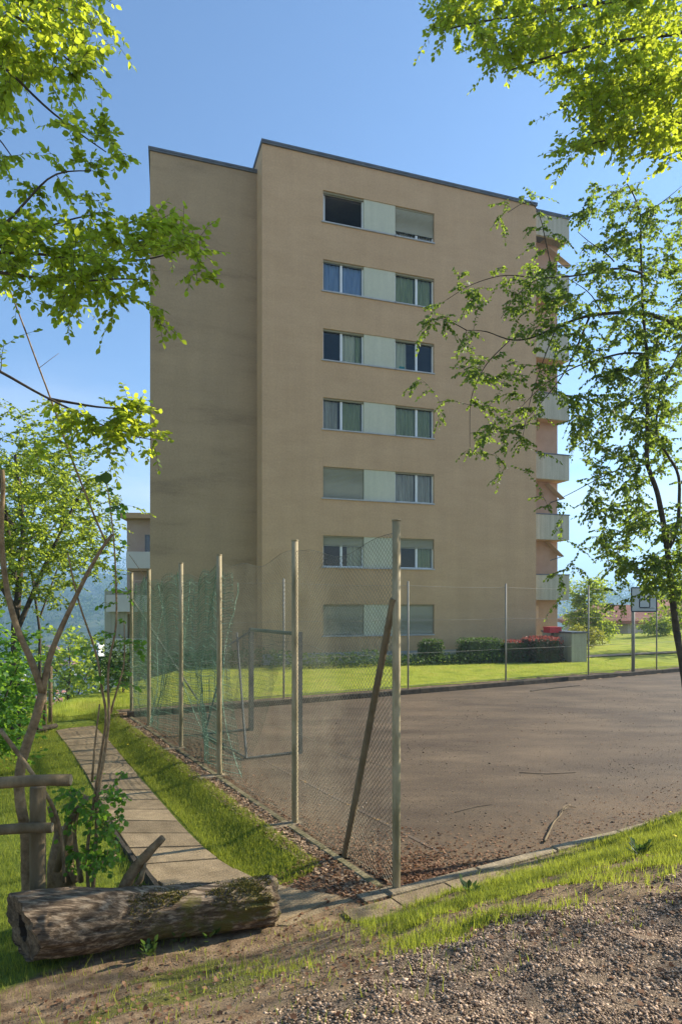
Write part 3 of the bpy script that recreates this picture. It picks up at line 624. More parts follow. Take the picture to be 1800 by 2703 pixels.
# braces
mb = MB(); p0 = G(907, 2262, .0); mb.tube([p0 + (0, 0, -.05), W(-.03, .0, 2.56)], .032, 10); mb.build('brace', M['timber'], lf)
mb = MB(); q0 = p0; mb.obox((p0[0], p0[1], -.05), AV, BV, .24, .08, .05); mb.build('footing', M['concrete'], lf)
for i in range(5):
    b0, b1 = PB[i], PB[i + 1]; L_ = b1 - b0 - .05
    hl = 3.12 if i < 2 else 3.05
    tf = lambda x, L_=L_: 1 - .035 * 4 * (x / L_) * (1 - x / L_) + .012 * np.sin(x * 5)
    place = lambda x, o, z, b0=b0: np.stack([O0[0] + (o - .0) * AV[0] + (b0 + .025 + x) * BV[0], O0[1] + o * AV[1] + (b0 + .025 + x) * BV[1], z + .02], -1)
    A, B = chainlink(L_, hl, .052, .15, tf, .035, place)
    V, Fq = wires(A, B, .0019 if i < 2 else .0015)
    o = bulk('wire_mesh', V, Fq, M['greenwire'] if i > 1 else M['wire'], lf); tag(o, kind='stuff')
    xs_ = np.linspace(0, L_, 14)
    for zf in (1.0, .66, .33, .01):
        pts = place(xs_, np.zeros(14), tf(xs_) * hl * zf)
        V, Fq = wires(pts[:-1], pts[1:], .0025); bulk('tension_wire', V, Fq, M['wire'], lf)
# far fence
ff = thing('chain_link_fence', W(0, BF + .42, 0), 'chain link fence on thin grey posts across the far side of the court', 'fence')
BFF = BF + .40
def afar(u):   # a coordinate on the far fence line seen at photo column u
    k = (u - 900) / F; o = W(0, BFF); return (k * o[1] - o[0]) / (AV[0] - k * AV[1])
FA = [.02] + [afar(u) for u in (749, 1077, 1335, 1553, 1733)]
FA = sorted(FA); FA += [FA[-1] + 2.9, FA[-1] + 5.8]
for i, a in enumerate(FA):
    p = W(a, BFF); mb = MB(); mb.tube([p + (0, 0, -.1), p + (0, 0, 3.2)], .026, 10); mb.build('post', M['postgrey'], ff, smooth=True)
for i in range(len(FA) - 1):
    a0, a1 = FA[i], FA[i + 1]; L_ = a1 - a0 - .05
    tf = lambda x, L_=L_: 1 - .008 * 4 * (x / L_) * (1 - x / L_)
    place = lambda x, o, z, a0=a0: np.stack([O0[0] + (a0 + .025 + x) * AV[0] + (BFF + o) * BV[0], O0[1] + (a0 + .025 + x) * AV[1] + (BFF + o) * BV[1], z + .16], -1)
    A, B = chainlink(L_, 2.92, .06, .4, tf, .02, place)
    V, Fq = wires(A, B, .0010); tag(bulk('wire_mesh', V, Fq, M['wire'], ff), kind='stuff')
    xs_ = np.linspace(0, L_, 8)
    for zf in (1.0, .66, .33, .01):
        pts = place(xs_, np.zeros(8), tf(xs_) * 2.92 * zf)
        V, Fq = wires(pts[:-1], pts[1:], .0045); bulk('tension_wire', V, Fq, M['postgrey'], ff)
mb = MB(); mb.tube([W(.03, PB[5], 2.62), G(522, 1848, .14)], .022, 8); mb.build('brace', M['postgrey'], ff)
# green ball net hung inside the left fence
nr = thing('ball_net', W(.12, 6, 0), 'green ball net draped inside the far half of the left fence', 'net')
b0, b1 = 4.3, 10.9
def netpt(s, z):   # s along b, z height fraction
    b = b0 + s
    a = .08 + .30 * (fbm(b * 1.6, z * .8, 51) - .4) + .10 * np.sin(b * 2.1 + z * 1.3) * (1 - z / 3.4) + .25 * np.exp(-((b - 6.6) / .8) ** 2) * (1 - z / 3.1)
    bb = b + .25 * (fbm(b * .7, z * .9, 53) - .5) + .18 * np.sin(z * 1.6 + b)
    top = 3.0 + .10 * np.sin(b * 2.7) + .05 * np.sin(b * 9)
    zz = .02 + z / 3.0 * top
    return np.stack([O0[0] + a * AV[0] + bb * BV[0], O0[1] + a * AV[1] + bb * BV[1], zz], -1)
sA, sB = [], []
zz = np.linspace(0, 3.0, 26)
for s in np.arange(0, b1 - b0, .05):
    q = netpt(np.full_like(zz, s), zz); sA.append(q[:-1]); sB.append(q[1:])
s_ = np.linspace(0, b1 - b0, 60)
for z in np.arange(0, 3.01, .045):
    q = netpt(s_, np.full_like(s_, z)); sA.append(q[:-1]); sB.append(q[1:])
V, Fq = wires(np.concatenate(sA), np.concatenate(sB), .0030); tag(bulk('netting', V, Fq, M['net'], nr), kind='stuff')
M['netpale'] = mat('pale_net_cord', (.16, .30, .20), (.28, .42, .30), 2, .7)
sA, sB = [], []
for z in np.arange(.05, 3.01, .115):
    q = netpt(s_, np.full_like(s_, z)); sA.append(q[:-1]); sB.append(q[1:])
V, Fq = wires(np.concatenate(sA), np.concatenate(sB), .0042); tag(bulk('net_cords', V, Fq, M['netpale'], nr), kind='stuff')
for s in (0., 2.4, 4.4):   # gathered ropes
    zq = np.linspace(0, 2.95, 18); q = netpt(np.full_like(zq, s) + .35 * np.sin(zq * 1.3), zq); V, Fq = wires(q[:-1], q[1:], .007); bulk('rope', V, Fq, M['netpale'], nr)

# ------------------------------------------------------------------ goal
gp = G(790, 1990); gq = G(663, 1929)
gl_ = thing('goal', gp, 'steel frame ball goal with sagging green net inside the court by the left fence', 'goal')
dv = nrm(gq - gp); bk = np.array((-AV[0], -AV[1], 0)); hg = 2.06
mb = MB(); mb.obox(gp + (0, 0, hg / 2), AV, BV, .04, .04, hg / 2); mb.build('post', M['steel'], gl_)
mb = MB(); mb.obox(gq + (0, 0, hg / 2), AV, BV, .04, .04, hg / 2); mb.build('post', M['steel'], gl_)
mb = MB(); mb.tube([gp + (0, 0, hg - .04) + dv * .05, gq + (0, 0, hg - .04) - dv * .05], .035, 8); mb.build('crossbar', M['greenwire'], gl_)
bd = .95
mb = MB(); mb.tube([gp + bk * .05 + (0, 0, .03), gp + bk * bd + (0, 0, .03), gq + bk * bd + (0, 0, .03), gq + bk * .05 + (0, 0, .03)], .022, 8); mb.build('base_rail', M['steel'], gl_)
mb = MB(); mb.tube([gp + bk * bd + (0, 0, .03), gq + bk * .3 + (0, 0, hg - .1)], .02, 8); mb.build('stay', M['steel'], gl_)
mb = MB(); mb.tube([gq + bk * bd + (0, 0, .03), gq + bk * .5 + (0, 0, hg - .35), gq + (0, 0, hg - .06)], .02, 8); mb.build('stay', M['steel'], gl_)
Lg = np.linalg.norm(gq - gp); sA, sB = [], []
def gnet(s, t):
    s = np.asarray(s); t = np.asarray(t)
    dep = .18 + (bd - .18) * t ** 1.4 + .06 * np.sin(s * 4 + t * 5); z = (hg - .07) * (1 - t) + .03
    return gp + dv * s[:, None] + bk * dep[:, None] + np.array((0, 0, 1)) * z[:, None]
t_ = np.linspace(0, 1, 14)
for s in np.arange(0, Lg, .07): q = gnet(np.full(14, s), t_); sA.append(q[:-1]); sB.append(q[1:])
s2 = np.linspace(0, Lg, 20)
for t in np.arange(0, 1.01, .035): q = gnet(s2, np.full(20, t)); sA.append(q[:-1]); sB.append(q[1:])
V, Fq = wires(np.concatenate(sA), np.concatenate(sB), .0024); tag(bulk('net', V, Fq, M['net'], gl_), kind='stuff')

# ------------------------------------------------------------------ basketball stand
bp0 = G(1671, 1781)
bs = thing('basketball_stand', bp0, 'basketball stand with white backboard and black markings on the far kerb', 'basketball hoop')
mb = MB(); mb.tube([bp0, bp0 + (0, 0, 2.95)], .06, 12); mb.build('pole', M['postgrey'], bs, smooth=True)
bc = P(1699, 1583, 23.0); ux2 = np.array((.995, .10)); uy2 = np.array((-.10, .995))
mb = MB(); mb.obox(bc, ux2, uy2, .47, .02, .42); bb_ = mb.build('backboard', M['board'], bs)
def fr_rect(cx, cz, hx, hz, t):
    mb = MB()
    for (x, z, a, b) in ((0, hz, hx, t), (0, -hz, hx, t), (hx, 0, t, hz - t), (-hx, 0, t, hz - t)):
        mb.obox(bc + np.array((*(ux2 * (cx + x)), cz + z)) - np.array((*uy2, 0)) * .024, ux2, uy2, a, .006, b)
    return mb
fr_rect(0, 0, .47, .42, .022).build('border', M['black'], bb_)
fr_rect(.02, -.13, .19, .15, .018).build('target_square', M['black'], bb_)
mb = MB(); rc_ = bc - np.array((*uy2, 0)) * .30 + np.array((0, 0, -.30))
mb.tube([rc_ + np.array((.21 * math.cos(t), .21 * math.sin(t), 0)) for t in np.linspace(0, 2 * math.pi, 20)], .011, 6, False); mb.build('rim', M['steel'], bs)
mb = MB(); mb.tube([bp0 + (0, 0, 2.5), bc + (0, .03, -.1)], .03, 8); mb.tube([bp0 + (0, 0, 2.9), bc + (0, .03, .25)], .03, 8); mb.build('bracket', M['steel'], bs)

# ------------------------------------------------------------------ foliage machinery
LEAF = np.array([(0, 0, 0), (-.30, .26, .06), (-.33, .62, .07), (0, 1.0, -.03), (.33, .62, .07), (.30, .26, .06)], float)
LEAFF = np.array([(0, 3, 2, 1), (0, 5, 4, 3)])
def leaves_mesh(name, Ls, m, parent, seed=0, wide=1.0):
    A = np.array(Ls); r_ = np.random.default_rng(seed)
    pos, D, U, sz = A[:, 0:3], A[:, 3:6], A[:, 6:9], A[:, 9]
    X, Y, Z = basis(D, U); T = LEAF.copy(); T[:, 0] *= wide
    V, Fq = stamp(T, LEAFF, pos, X, Y, Z, sz)
    c = np.repeat(r_.random((len(A), 3)), len(T), 0)
    return bulk(name, V, Fq, m, parent, col=c)
def resample(pts, step):
    pts = np.array(pts, float); cum_ = np.concatenate([[0], np.cumsum(np.linalg.norm(np.diff(pts, axis=0), axis=1))])
    n_ = max(2, int(cum_[-1] / step)); t = np.linspace(0, cum_[-1], n_ + 1)
    return np.stack([np.interp(t, cum_, pts[:, k]) for k in range(3)], -1)
def smoothline(pts, step=.08):
    q = resample(pts, step)
    for _ in range(3): q[1:-1] = (q[:-2] + 2 * q[1:-1] + q[2:]) / 4
    return q
def grow(root, boughs, targets, leaf, wood, lsize, nleaf=7, sub=2, sublen=.18, arch=.12, seed=1, hang=0., side=.8, leafname='crown', upj=.55, tw=.0022, vis_leaf=None, flat=1.0, wide=1.0, maxr=.02):
    """boughs: list of (points, r0, r1); targets (n,3): a branch grows from the nearest wood to every target and carries leaves"""
    r_ = np.random.default_rng(seed); sk = []; sr = []
    mb = MB()
    for pts, r0, r1 in boughs:
        q = smoothline(pts); rr = np.linspace(r0, r1, len(q)); mb.tube(q, list(rr), 8 if r0 > .03 else 6, True, wob=.12); sk.append(q); sr.append(rr)
    mb.build('trunk' if boughs and boughs[0][1] > .035 else 'stem', wood, root, smooth=True)
    sk = np.concatenate(sk); sr = np.concatenate(sr); n0 = len(sk)
    NT = len(targets); buf = np.zeros((n0 + NT * 6, 3)); rb = np.zeros(len(buf)); buf[:n0] = sk; rb[:n0] = sr; n = n0
    d0 = np.array([np.min(np.sum((sk - t) ** 2, 1)) for t in targets]) if NT else []
    segA, segB, ra, rbb, Ls = [], [], [], [], []
    up = np.array((0, 0, 1.))
    def leafset(q, frac, nl, s):
        m_ = len(q) - 1
        for k in range(nl):
            t = frac + (1 - frac) * (k + r_.random() * .6) / nl; x = t * m_; i = min(int(x), m_ - 1); p = q[i] + (q[i + 1] - q[i]) * (x - i); d = nrm(q[i + 1] - q[i])
            sd_ = nrm(np.cross(d, up) + 1e-6) * (1 if k % 2 else -1)
            dd = nrm(d * .55 + sd_ * side + r_.normal(0, .22, 3) + np.array((0, 0, -.15 - hang)))
            nn = nrm(up * flat + r_.normal(0, upj, 3)); Ls.append((*p, *dd, *nn, s * r_.uniform(.65, 1.2)))
        d = nrm(q[-1] - q[-2]); Ls.append((*q[-1], *nrm(d + np.array((0, 0, -hang))), *nrm(up * flat + r_.normal(0, upj, 3)), s * r_.uniform(.8, 1.2)))
    for ti in np.argsort(d0):
        T_ = targets[ti]; j = int(np.argmin(np.sum((buf[:n] - T_) ** 2, 1))); B_ = buf[j]; ln = np.linalg.norm(T_ - B_)
        if ln < .03: T_ = T_ + r_.normal(0, .1, 3); ln = np.linalg.norm(T_ - B_)
        mid = (B_ + T_) / 2 + up * arch * ln + r_.normal(0, .07 * ln, 3)
        t = np.linspace(0, 1, 7)[:, None]; q = (1 - t) ** 2 * B_ + 2 * t * (1 - t) * mid + t * t * T_
        q[1:-1] += r_.normal(0, .012 * min(ln, 1), (5, 3))
        rs = min(rb[j] * .7, maxr, .0025 + .008 * ln); rr = np.linspace(max(rs, tw), tw * .7, 7)
        segA.append(q[:-1]); segB.append(q[1:]); ra.append(rr[:-1]); rbb.append(rr[1:])
        buf[n:n + 6] = q[1:]; rb[n:n + 6] = rr[1:]; n += 6
        leafset(q, max(.15, 1 - .45 / max(ln, .01)), nleaf, lsize)
        for k in range(sub):
            i = r_.integers(2, 6); d = nrm(q[i + 1] - q[i] if i < 6 else q[i] - q[i - 1]); sd_ = nrm(np.cross(d, up) + 1e-6) * r_.choice([-1, 1])
            e = q[i] + (d * .6 + sd_ * r_.uniform(.3, .9) + r_.normal(0, .25, 3) - up * hang * .8) * sublen * r_.uniform(.6, 1.3)
            qq = np.stack([q[i], (q[i] + e) / 2 + up * .02, e]); segA.append(qq[:-1]); segB.append(qq[1:]); ra.append(np.full(2, tw * .8)); rbb.append(np.full(2, tw * .6))
            leafset(qq, .2, max(3, nleaf - 2), lsize)
    if NT:
        V, Fq = wires(np.concatenate(segA), np.concatenate(segB), np.concatenate(ra), np.concatenate(rbb))
        tag(bulk('twigs', V, Fq, wood, root), kind='stuff')
        tag(leaves_mesh(leafname, Ls, leaf, root, seed, wide), kind='stuff')
    return Ls
from math import pi
def inpoly(u, v, poly):
    c = False; n_ = len(poly)
    for i in range(n_):
        (x0, y0), (x1, y1) = poly[i], poly[i - 1]
        if (y0 > v) != (y1 > v) and u < (x1 - x0) * (v - y0) / (y1 - y0) + x0: c = not c
    return c
def sample(poly, n_, Y0, Y1, seed, holes=0., hs=60.):
    r_ = np.random.default_rng(seed); us = [p[0] for p in poly]; vs = [p[1] for p in poly]; out = []
    k = 0
    while len(out) < n_ and k < n_ * 60:
        k += 1; u = r_.uniform(min(us), max(us)); v = r_.uniform(min(vs), max(vs))
        if not inpoly(u, v, poly): continue
        if holes and fbm(u / hs, v / hs, seed, 3) < holes: continue
        out.append(P(u, v, r_.uniform(Y0, Y1)))
    return np.array(out)
def pl(pts, Y0, Y1=None):
    Y1 = Y0 if Y1 is None else Y1; n_ = len(pts)
    return [P(u, v, Y0 + (Y1 - Y0) * i / max(1, n_ - 1)) for i, (u, v) in enumerate(pts)]
def gtree(base, label, name='tree', cat='tree', group=None):
    return thing(name, base, label, cat, group)

# --- big beech off the right edge, its canopy hanging into the top right corner
tb = np.array((6.7, 3.3, height(6.7, 3.3)))
t1 = gtree(tb, 'bright green broadleaf canopy hanging into the top right corner', 'beech_tree')
top = P(2200, -200, 6.4)
bo = [([tb - (0, 0, .2), tb + (-.1, .1, 2.5), tb + (-.25, .2, 5.5), tb + (-.5, .3, 9.5)], .17, .07)]
def from_trunk(z): return tb + np.array((-.25 - .02 * z, .2, z))
for pts, zt in (([(2100, -60), (1800, -30), (1500, 20), (1240, 60), (1165, 80)], 5.6), ([(2100, 60), (1850, 80), (1600, 110), (1440, 150), (1330, 190)], 5.3),
                ([(2100, 200), (1900, 200), (1700, 220), (1590, 260), (1510, 300)], 4.9), ([(2100, 330), (1950, 300), (1800, 320), (1640, 360), (1530, 385)], 4.5),
                ([(2050, 380), (1900, 360), (1800, 390), (1740, 420)], 4.3), ([(2000, -200), (1700, -150), (1450, -90), (1250, -40)], 6.2)):
    q = pl(pts, 5.9, 6.3); bo.append(([from_trunk(zt)] + q, .045, .006))
tg = np.concatenate([
    sample([(1150, 60), (1170, -60), (1420, -60), (1440, 120), (1330, 195), (1300, 150), (1250, 130), (1190, 105)], 90, 5.6, 6.8, 1),
    sample([(1400, -60), (1860, -60), (1860, 250), (1600, 210), (1480, 190), (1400, 160)], 200, 5.4, 7.2, 2),
    sample([(1510, 210), (1860, 200), (1860, 300), (1840, 370), (1740, 375), (1640, 330), (1530, 330), (1490, 270)], 130, 5.5, 7.0, 3),
    sample([(1560, 320), (1790, 340), (1760, 430), (1700, 400), (1610, 390), (1490, 400)], 42, 5.7, 6.6, 4),
    np.array([P(u, v, 6.1) for u, v in ((1135, 70), (1160, 75), (1300, 200), (1390, 195), (1475, 270), (1500, 310), (1480, 400), (1745, 445), (1765, 440), (1690, 420), (1485, 190), (1280, 145))])])
grow(t1, bo, tg, M['leaf_beech'], M['darkbark'], .048, 11, 3, .22, seed=3, upj=1.1)

# --- broadleaf tree off the left edge
tb = np.array((-5.0, 4.2, height(-5.0, 4.2)))
t2 = gtree(tb, 'leafy beech boughs reaching in from the left edge across the sky', 'beech_tree')
ftr = lambda z: tb + np.array((.05 * z, .02 * z, z))
bo = [([tb - (0, 0, .2), ftr(3), ftr(6), ftr(8.5)], .15, .05)]
specs = [([(-250, -150), (0, 6), (57, 52), (132, 115), (190, 166), (264, 224)], 6.6, 4.3, 4.6), ([(-250, 60), (0, 160), (69, 230), (98, 264), (180, 330), (280, 400)], 6.0, 4.3, 4.6),
         ([(-250, -250), (40, -60), (150, 20), (250, 70)], 7.0, 4.3, 4.6), ([(-250, 250), (-60, 300), (0, 360), (30, 410)], 5.4, 4.3, 4.5),
         ([(-250, 640), (0, 667), (115, 667), (230, 693), (400, 685), (488, 656)], 4.0, 4.5, 4.8), ([(-250, 700), (17, 719), (115, 736), (201, 745), (276, 736), (344, 733), (392, 739)], 3.9, 4.2, 4.6),
         ([(-200, 720), (0, 608), (92, 505), (143, 448), (240, 450)], 4.1, 4.3, 4.5), ([(-200, 760), (0, 648), (172, 580), (287, 557)], 3.8, 4.4, 4.8),
         ([(-250, 880), (0, 977), (63, 1017), (126, 1052), (172, 1072), (230, 1103), (330, 1150), (400, 1160)], 3.3, 4.6, 5.0), ([(126, 1052), (220, 1068), (287, 1080), (380, 1075)], 0, 4.8, 5.0)]
for i, (pts, zt, y0, y1) in enumerate(specs):
    q = pl(pts, y0, y1); bo.append((([ftr(zt)] if zt else []) + q, .030 if i < 9 else .012, .0035))
tg = np.concatenate([
    sample([(-30, -40), (225, -40), (215, 60), (245, 130), (210, 230), (255, 300), (230, 350), (150, 330), (60, 260), (-30, 300)], 110, 4.0, 4.9, 5, .42, 60),
    np.array([P(u, v, 4.5) for u, v in ((270, 60), (285, 75), (240, 45), (235, 200), (270, 330), (290, 365), (310, 405), (330, 425), (200, 400), (250, 350), (20, 420), (35, 400), (10, 440), (-10, 350), (275, 310))]),
    sample([(-30, 600), (90, 580), (150, 590), (300, 600), (420, 580), (500, 620), (540, 690), (520, 740), (440, 760), (420, 830), (350, 790), (250, 770), (190, 830), (160, 780), (110, 740), (80, 770), (-30, 770)], 125, 4.1, 5.0, 6, .40, 55),
    np.array([P(u, v, 4.5) for u, v in ((155, 440), (230, 445), (272, 455), (100, 500), (60, 520), (110, 520), (235, 515), (180, 520), (280, 560), (330, 590), (400, 590), (440, 595), (470, 600), (540, 625), (565, 735), (520, 740), (420, 860), (290, 860), (180, 860), (185, 870), (10, 905), (300, 790), (240, 560), (140, 600), (60, 600), (15, 600))]),
    sample([(120, 1060), (180, 1080), (260, 1110), (330, 1060), (395, 1070), (370, 1110), (420, 1150), (390, 1190), (300, 1190), (290, 1160), (200, 1170), (130, 1120)], 34, 4.6, 5.1, 7),
    np.array([P(u, v, 4.9) for u, v in ((395, 1075), (350, 1065), (420, 1155), (395, 1200), (300, 1225), (280, 1190), (150, 1080), (130, 1160), (100, 1200), (180, 1170))])])
grow(t2, bo, tg, M['leaf_beech'], M['darkbark'], .047, 9, 3, .17, seed=5, upj=1.0, hang=.1, arch=.04)

# --- weeping small-leaved tree on the right
YB = 7.4
tb = P(1830, 1900, YB); tb = np.array((tb[0], tb[1], height(tb[0], tb[1])))
t3 = gtree(tb, 'small leaved tree with arching limbs in front of the right side of the block', 'hawthorn_tree')
tr_ = [tb - (0, 0, .15), P(1815, 1850, YB)] + pl([(1802, 1755), (1785, 1667), (1770, 1533), (1762, 1456), (1751, 1380), (1732, 1284), (1705, 1226), (1709, 1150), (1709, 1024), (1709, 940), (1697, 833), (1693, 718), (1690, 622), (1693, 565), (1671, 507), (1655, 484)], YB, 7.6)
bo = [(tr_, .052, .006)]
for pts, r0 in (([(1762, 1456), (1790, 1400), (1795, 1250), (1728, 1150), (1739, 1043), (1774, 967), (1805, 901), (1850, 800)], .022),
           ([(1850, 890), (1800, 863), (1736, 833), (1659, 823), (1590, 827), (1533, 836), (1468, 863), (1391, 898), (1334, 898), (1288, 871), (1231, 871)], .030),
           ([(1556, 835), (1525, 909), (1498, 974), (1449, 1039), (1391, 1104)], .014), ([(1709, 935), (1652, 928), (1583, 947), (1525, 963), (1430, 1016), (1372, 1078)], .014),
           ([(1693, 720), (1632, 703), (1590, 714), (1514, 729), (1414, 733), (1384, 756), (1334, 814), (1322, 840)], .014), ([(1621, 690), (1600, 664), (1556, 641), (1525, 611)], .008),
           ([(1460, 728), (1441, 641), (1426, 565), (1400, 520), (1340, 560)], .007), ([(1705, 1226), (1629, 1238), (1567, 1269), (1514, 1299), (1449, 1330)], .010),
           ([(1693, 565), (1740, 540), (1800, 490)], .008), ([(1590, 827), (1560, 770), (1500, 735)], .008), ([(1468, 863), (1430, 960), (1400, 1050), (1380, 1150)], .007),
           ([(1345, 898), (1280, 960), (1240, 1050), (1240, 1180)], .007), ([(1231, 871), (1160, 830), (1120, 850)], .006), ([(1414, 733), (1330, 722), (1240, 750), (1180, 790)], .006)):
    bo.append((pl(pts, 7.5, 7.6 if r0 < .02 else 7.3), r0, .003))
# carry the big limb back to the trunk foot, outside the frame
bo.append(([tb - (-.5, 0, .1), P(1900, 1500, 7.3), P(1885, 1100, 7.4), P(1850, 890, 7.5)], .045, .028))
H_ = .44
tg = np.concatenate([
    sample([(1560, 500), (1640, 470), (1720, 540), (1800, 500), (1840, 560), (1840, 700), (1520, 700), (1500, 560)], 105, 7.0, 8.2, 11, .42, 55),
    sample([(1400, 700), (1840, 690), (1840, 1010), (1560, 1000), (1450, 850)], 270, 6.9, 8.2, 12, .38, 55),
    sample([(1110, 860), (1150, 780), (1260, 730), (1440, 740), (1500, 860), (1470, 1010), (1400, 1180), (1260, 1200), (1240, 1030), (1190, 880)], 130, 7.0, 8.0, 13, .46, 50),
    sample([(1500, 980), (1840, 960), (1840, 1480), (1750, 1530), (1640, 1540), (1560, 1440), (1560, 1250), (1490, 1120)], 420, 6.9, 8.2, 14, .42, 60),
    sample([(1640, 1480), (1760, 1440), (1840, 1480), (1840, 1640), (1770, 1560), (1690, 1580)], 85, 6.9, 7.8, 15),
    np.array([P(u, v, 7.5) for u, v in ((1330, 600), (1320, 570), (1340, 530), (1380, 520), (1410, 510), (1425, 560), (1400, 600), (1440, 600), (1480, 620), (1390, 650), (1430, 660), (1460, 700), (1400, 700), (1530, 560), (1560, 480), (1500, 640),
        (1130, 850), (1100, 900), (1085, 1020), (1110, 1000), (1160, 1060), (1160, 1130), (1240, 1200), (1320, 1260), (1335, 1230), (1390, 1240), (1330, 1180), (1300, 1200), (1380, 1160), (1440, 1200), (1420, 1280), (1490, 1340), (1440, 1340), (1480, 1420), (1450, 1520), (1490, 1560), (1470, 1600), (1500, 1500), (1560, 1530), (1530, 1450), (1620, 1560), (1600, 1600), (1640, 1600), (1660, 1580), (1560, 1380), (1230, 720), (1210, 735), (1300, 715))])])
grow(t3, bo, tg, M['leaf_small'], M['darkbark'], .040, 10, 3, .16, seed=9, arch=.10, upj=.9, hang=.35, tw=.0020, flat=.6)

# --- sapling with twin stems, front left
YS_ = 5.25
sb = P(67, 2345, YS_)
zb_ = float(height(sb[0], sb[1])); t4 = gtree((sb[0], sb[1], zb_), 'bare forked sapling behind the wooden railing at the left edge', 'sapling')
main = [np.array((sb[0] + .03, sb[1], zb_ - .1))] + pl([(70, 2250), (67, 2171), (49, 2118), (49, 2037), (67, 1975), (95, 1900), (112, 1830)], YS_)
bo = [(main, .050, .036),
      (pl([(112, 1832), (109, 1812), (80, 1737), (40, 1652), (18, 1562), (4, 1451), (4, 1339), (13, 1260), (6, 1240)], YS_, 5.1), .028, .016),
      (pl([(112, 1832), (116, 1804), (129, 1732), (143, 1701), (179, 1620), (210, 1554), (250, 1478), (279, 1428), (297, 1410)], YS_, 5.3), .027, .012),
      (pl([(279, 1430), (250, 1366), (223, 1295), (189, 1212), (132, 1046), (103, 971), (57, 845), (11, 725), (-20, 640)], 5.3, 5.0), .0085, .005),
      (pl([(103, 971), (130, 950), (155, 932)], 5.0, 5.0), .0025, .0012), (pl([(0, 1926), (89, 2046), (147, 2136), (165, 2207), (170, 2330)], 5.0, 5.1), .017, .013)]
grow(t4, bo, np.zeros((0, 3)), M['leaf_bush'], M['twig'], .05, seed=12)

# --- leafy shrub stems beside the path
sb = P(240, 2345, 5.3); zb_ = float(height(sb[0], sb[1]))
t5 = gtree((sb[0], sb[1], zb_), 'thin stemmed shrub with fresh heart shaped leaves beside the slab path', 'shrub', 'shrub')
bo = [([np.array((sb[0], sb[1], zb_ - .1))] + pl([(228, 2252), (241, 2162), (250, 2100), (268, 1984), (286, 1877), (268, 1830), (263, 1763), (250, 1705), (228, 1652), (203, 1576), (192, 1527), (179, 1460)], 5.3), .016, .006),
      ([np.array((sb[0] - .02, sb[1] + .03, zb_ - .1))] + pl([(255, 2200), (255, 2110), (275, 2000), (292, 1884), (286, 1853), (283, 1786), (290, 1719), (308, 1674), (308, 1607), (306, 1518), (301, 1428), (292, 1339), (281, 1272)], 5.3, 5.2), .018, .004),
      (pl([(292, 1884), (308, 1817), (332, 1763), (328, 1696), (328, 1643)], 5.3), .009, .004), (pl([(243, 2064), (248, 1984), (263, 1859)], 5.3), .010, .006),
      (pl([(341, 1464), (404, 1553), (410, 1563)], 5.0), .0025, .002), (pl([(250, 2110), (320, 2060), (330, 2040)], 5.2), .003, .001),
      (pl([(200, 2330), (150, 2200), (130, 2130)], 5.4), .030, .018), (pl([(215, 2330), (190, 2180), (225, 2100)], 5.3), .02, .012)]
r5 = np.random.default_rng(77)
pts5 = [(330, 1690), (350, 1700), (370, 1740), (300, 1760), (345, 1780), (325, 1810), (280, 1680), (250, 1720), (220, 1780), (260, 1800), (210, 1730), (380, 1690), (320, 1640), (300, 1560), (290, 1600), (330, 1570), (310, 1500), (320, 1440), (290, 1350), (320, 1340), (300, 1290), (275, 1310), (330, 1350)]
tg = np.array([P(u + r5.uniform(-8, 8), v + r5.uniform(-8, 8), r5.uniform(5.0, 5.5)) for u, v in pts5] +
              [P(r5.uniform(170, 320), r5.uniform(2080, 2300), r5.uniform(5.0, 5.6)) for _ in range(85)] + [P(u, v, 5.3) for u, v in ((310, 2060), (330, 2045), (300, 2110), (320, 2100), (200, 2090))])
Ls5 = grow(t5, bo, tg, M['leaf_bush'], M['twig'], .046, 5, 1, .10, seed=13, upj=.9, hang=.25, wide=1.25)
# dark heart leaf at the top
big = MB(); 
leafbig = [(*P(280, 1245, 5.2), .1, -.2, -1, .2, -1, .1, .11), (*P(268, 1255, 5.2), -.5, -.2, -.8, .3, -1, .2, .075), (*P(292, 1338, 5.2), .9, 0, -.2, 0, -.6, 1, .08)]
for k, lf_ in enumerate(leafbig): leaves_mesh('leaf', [lf_], M['leaf_hedge'], t5, k, 1.3)

# --- cut stump and dead limb by the log
st = thing('tree_stump', G(385, 2345, .0), 'dark cut branch stump leaning up beside the log end on the path side', 'stump')
q_ = smoothline([P(325, 2350, 5.15), P(350, 2300, 5.15), P(392, 2252, 5.1), P(430, 2212, 5.1)], .05); mb = MB(); mb.tube(q_, list(np.linspace(.052, .028, len(q_))), 9, wob=.25)
mb.build('limb', M['twig'], st, smooth=True)
mb = MB(); mb.tube(pl([(350, 2352), (372, 2320), (385, 2280)], 5.1), [.028, .022, .010], 8, wob=.2); mb.build('root_spur', M['twig'], st, smooth=True)
fl = thing('fallen_branch', G(285, 2290, -.03), 'short broken branch lying at the shrub foot left of the path', 'branch')
mb = MB(); mb.tube([P(230, 2300, 5.5), P(270, 2275, 5.6), P(315, 2262, 5.7)], [.035, .032, .03], 8, wob=.15); mb.build('wood', M['timber'], fl, smooth=True)
sk = thing('tree_stump', (P(150, 2345, 5.45)[0], 5.45, float(height(P(150, 2345, 5.45)[0], 5.45))), 'thick dark stump in the tangle behind the railing post', 'stump')
mb = MB(); mb.tube([P(165, 2380, 5.45), P(160, 2280, 5.45), P(172, 2190, 5.45)], [.12, .105, .085], 12, wob=.2); mb.build('wood', M['twig'], sk, smooth=True)
dl_ = thing('dead_branch', P(175, 2170, 5.35), 'pale sunlit dead branch leaning right in the tangle by the path', 'branch')
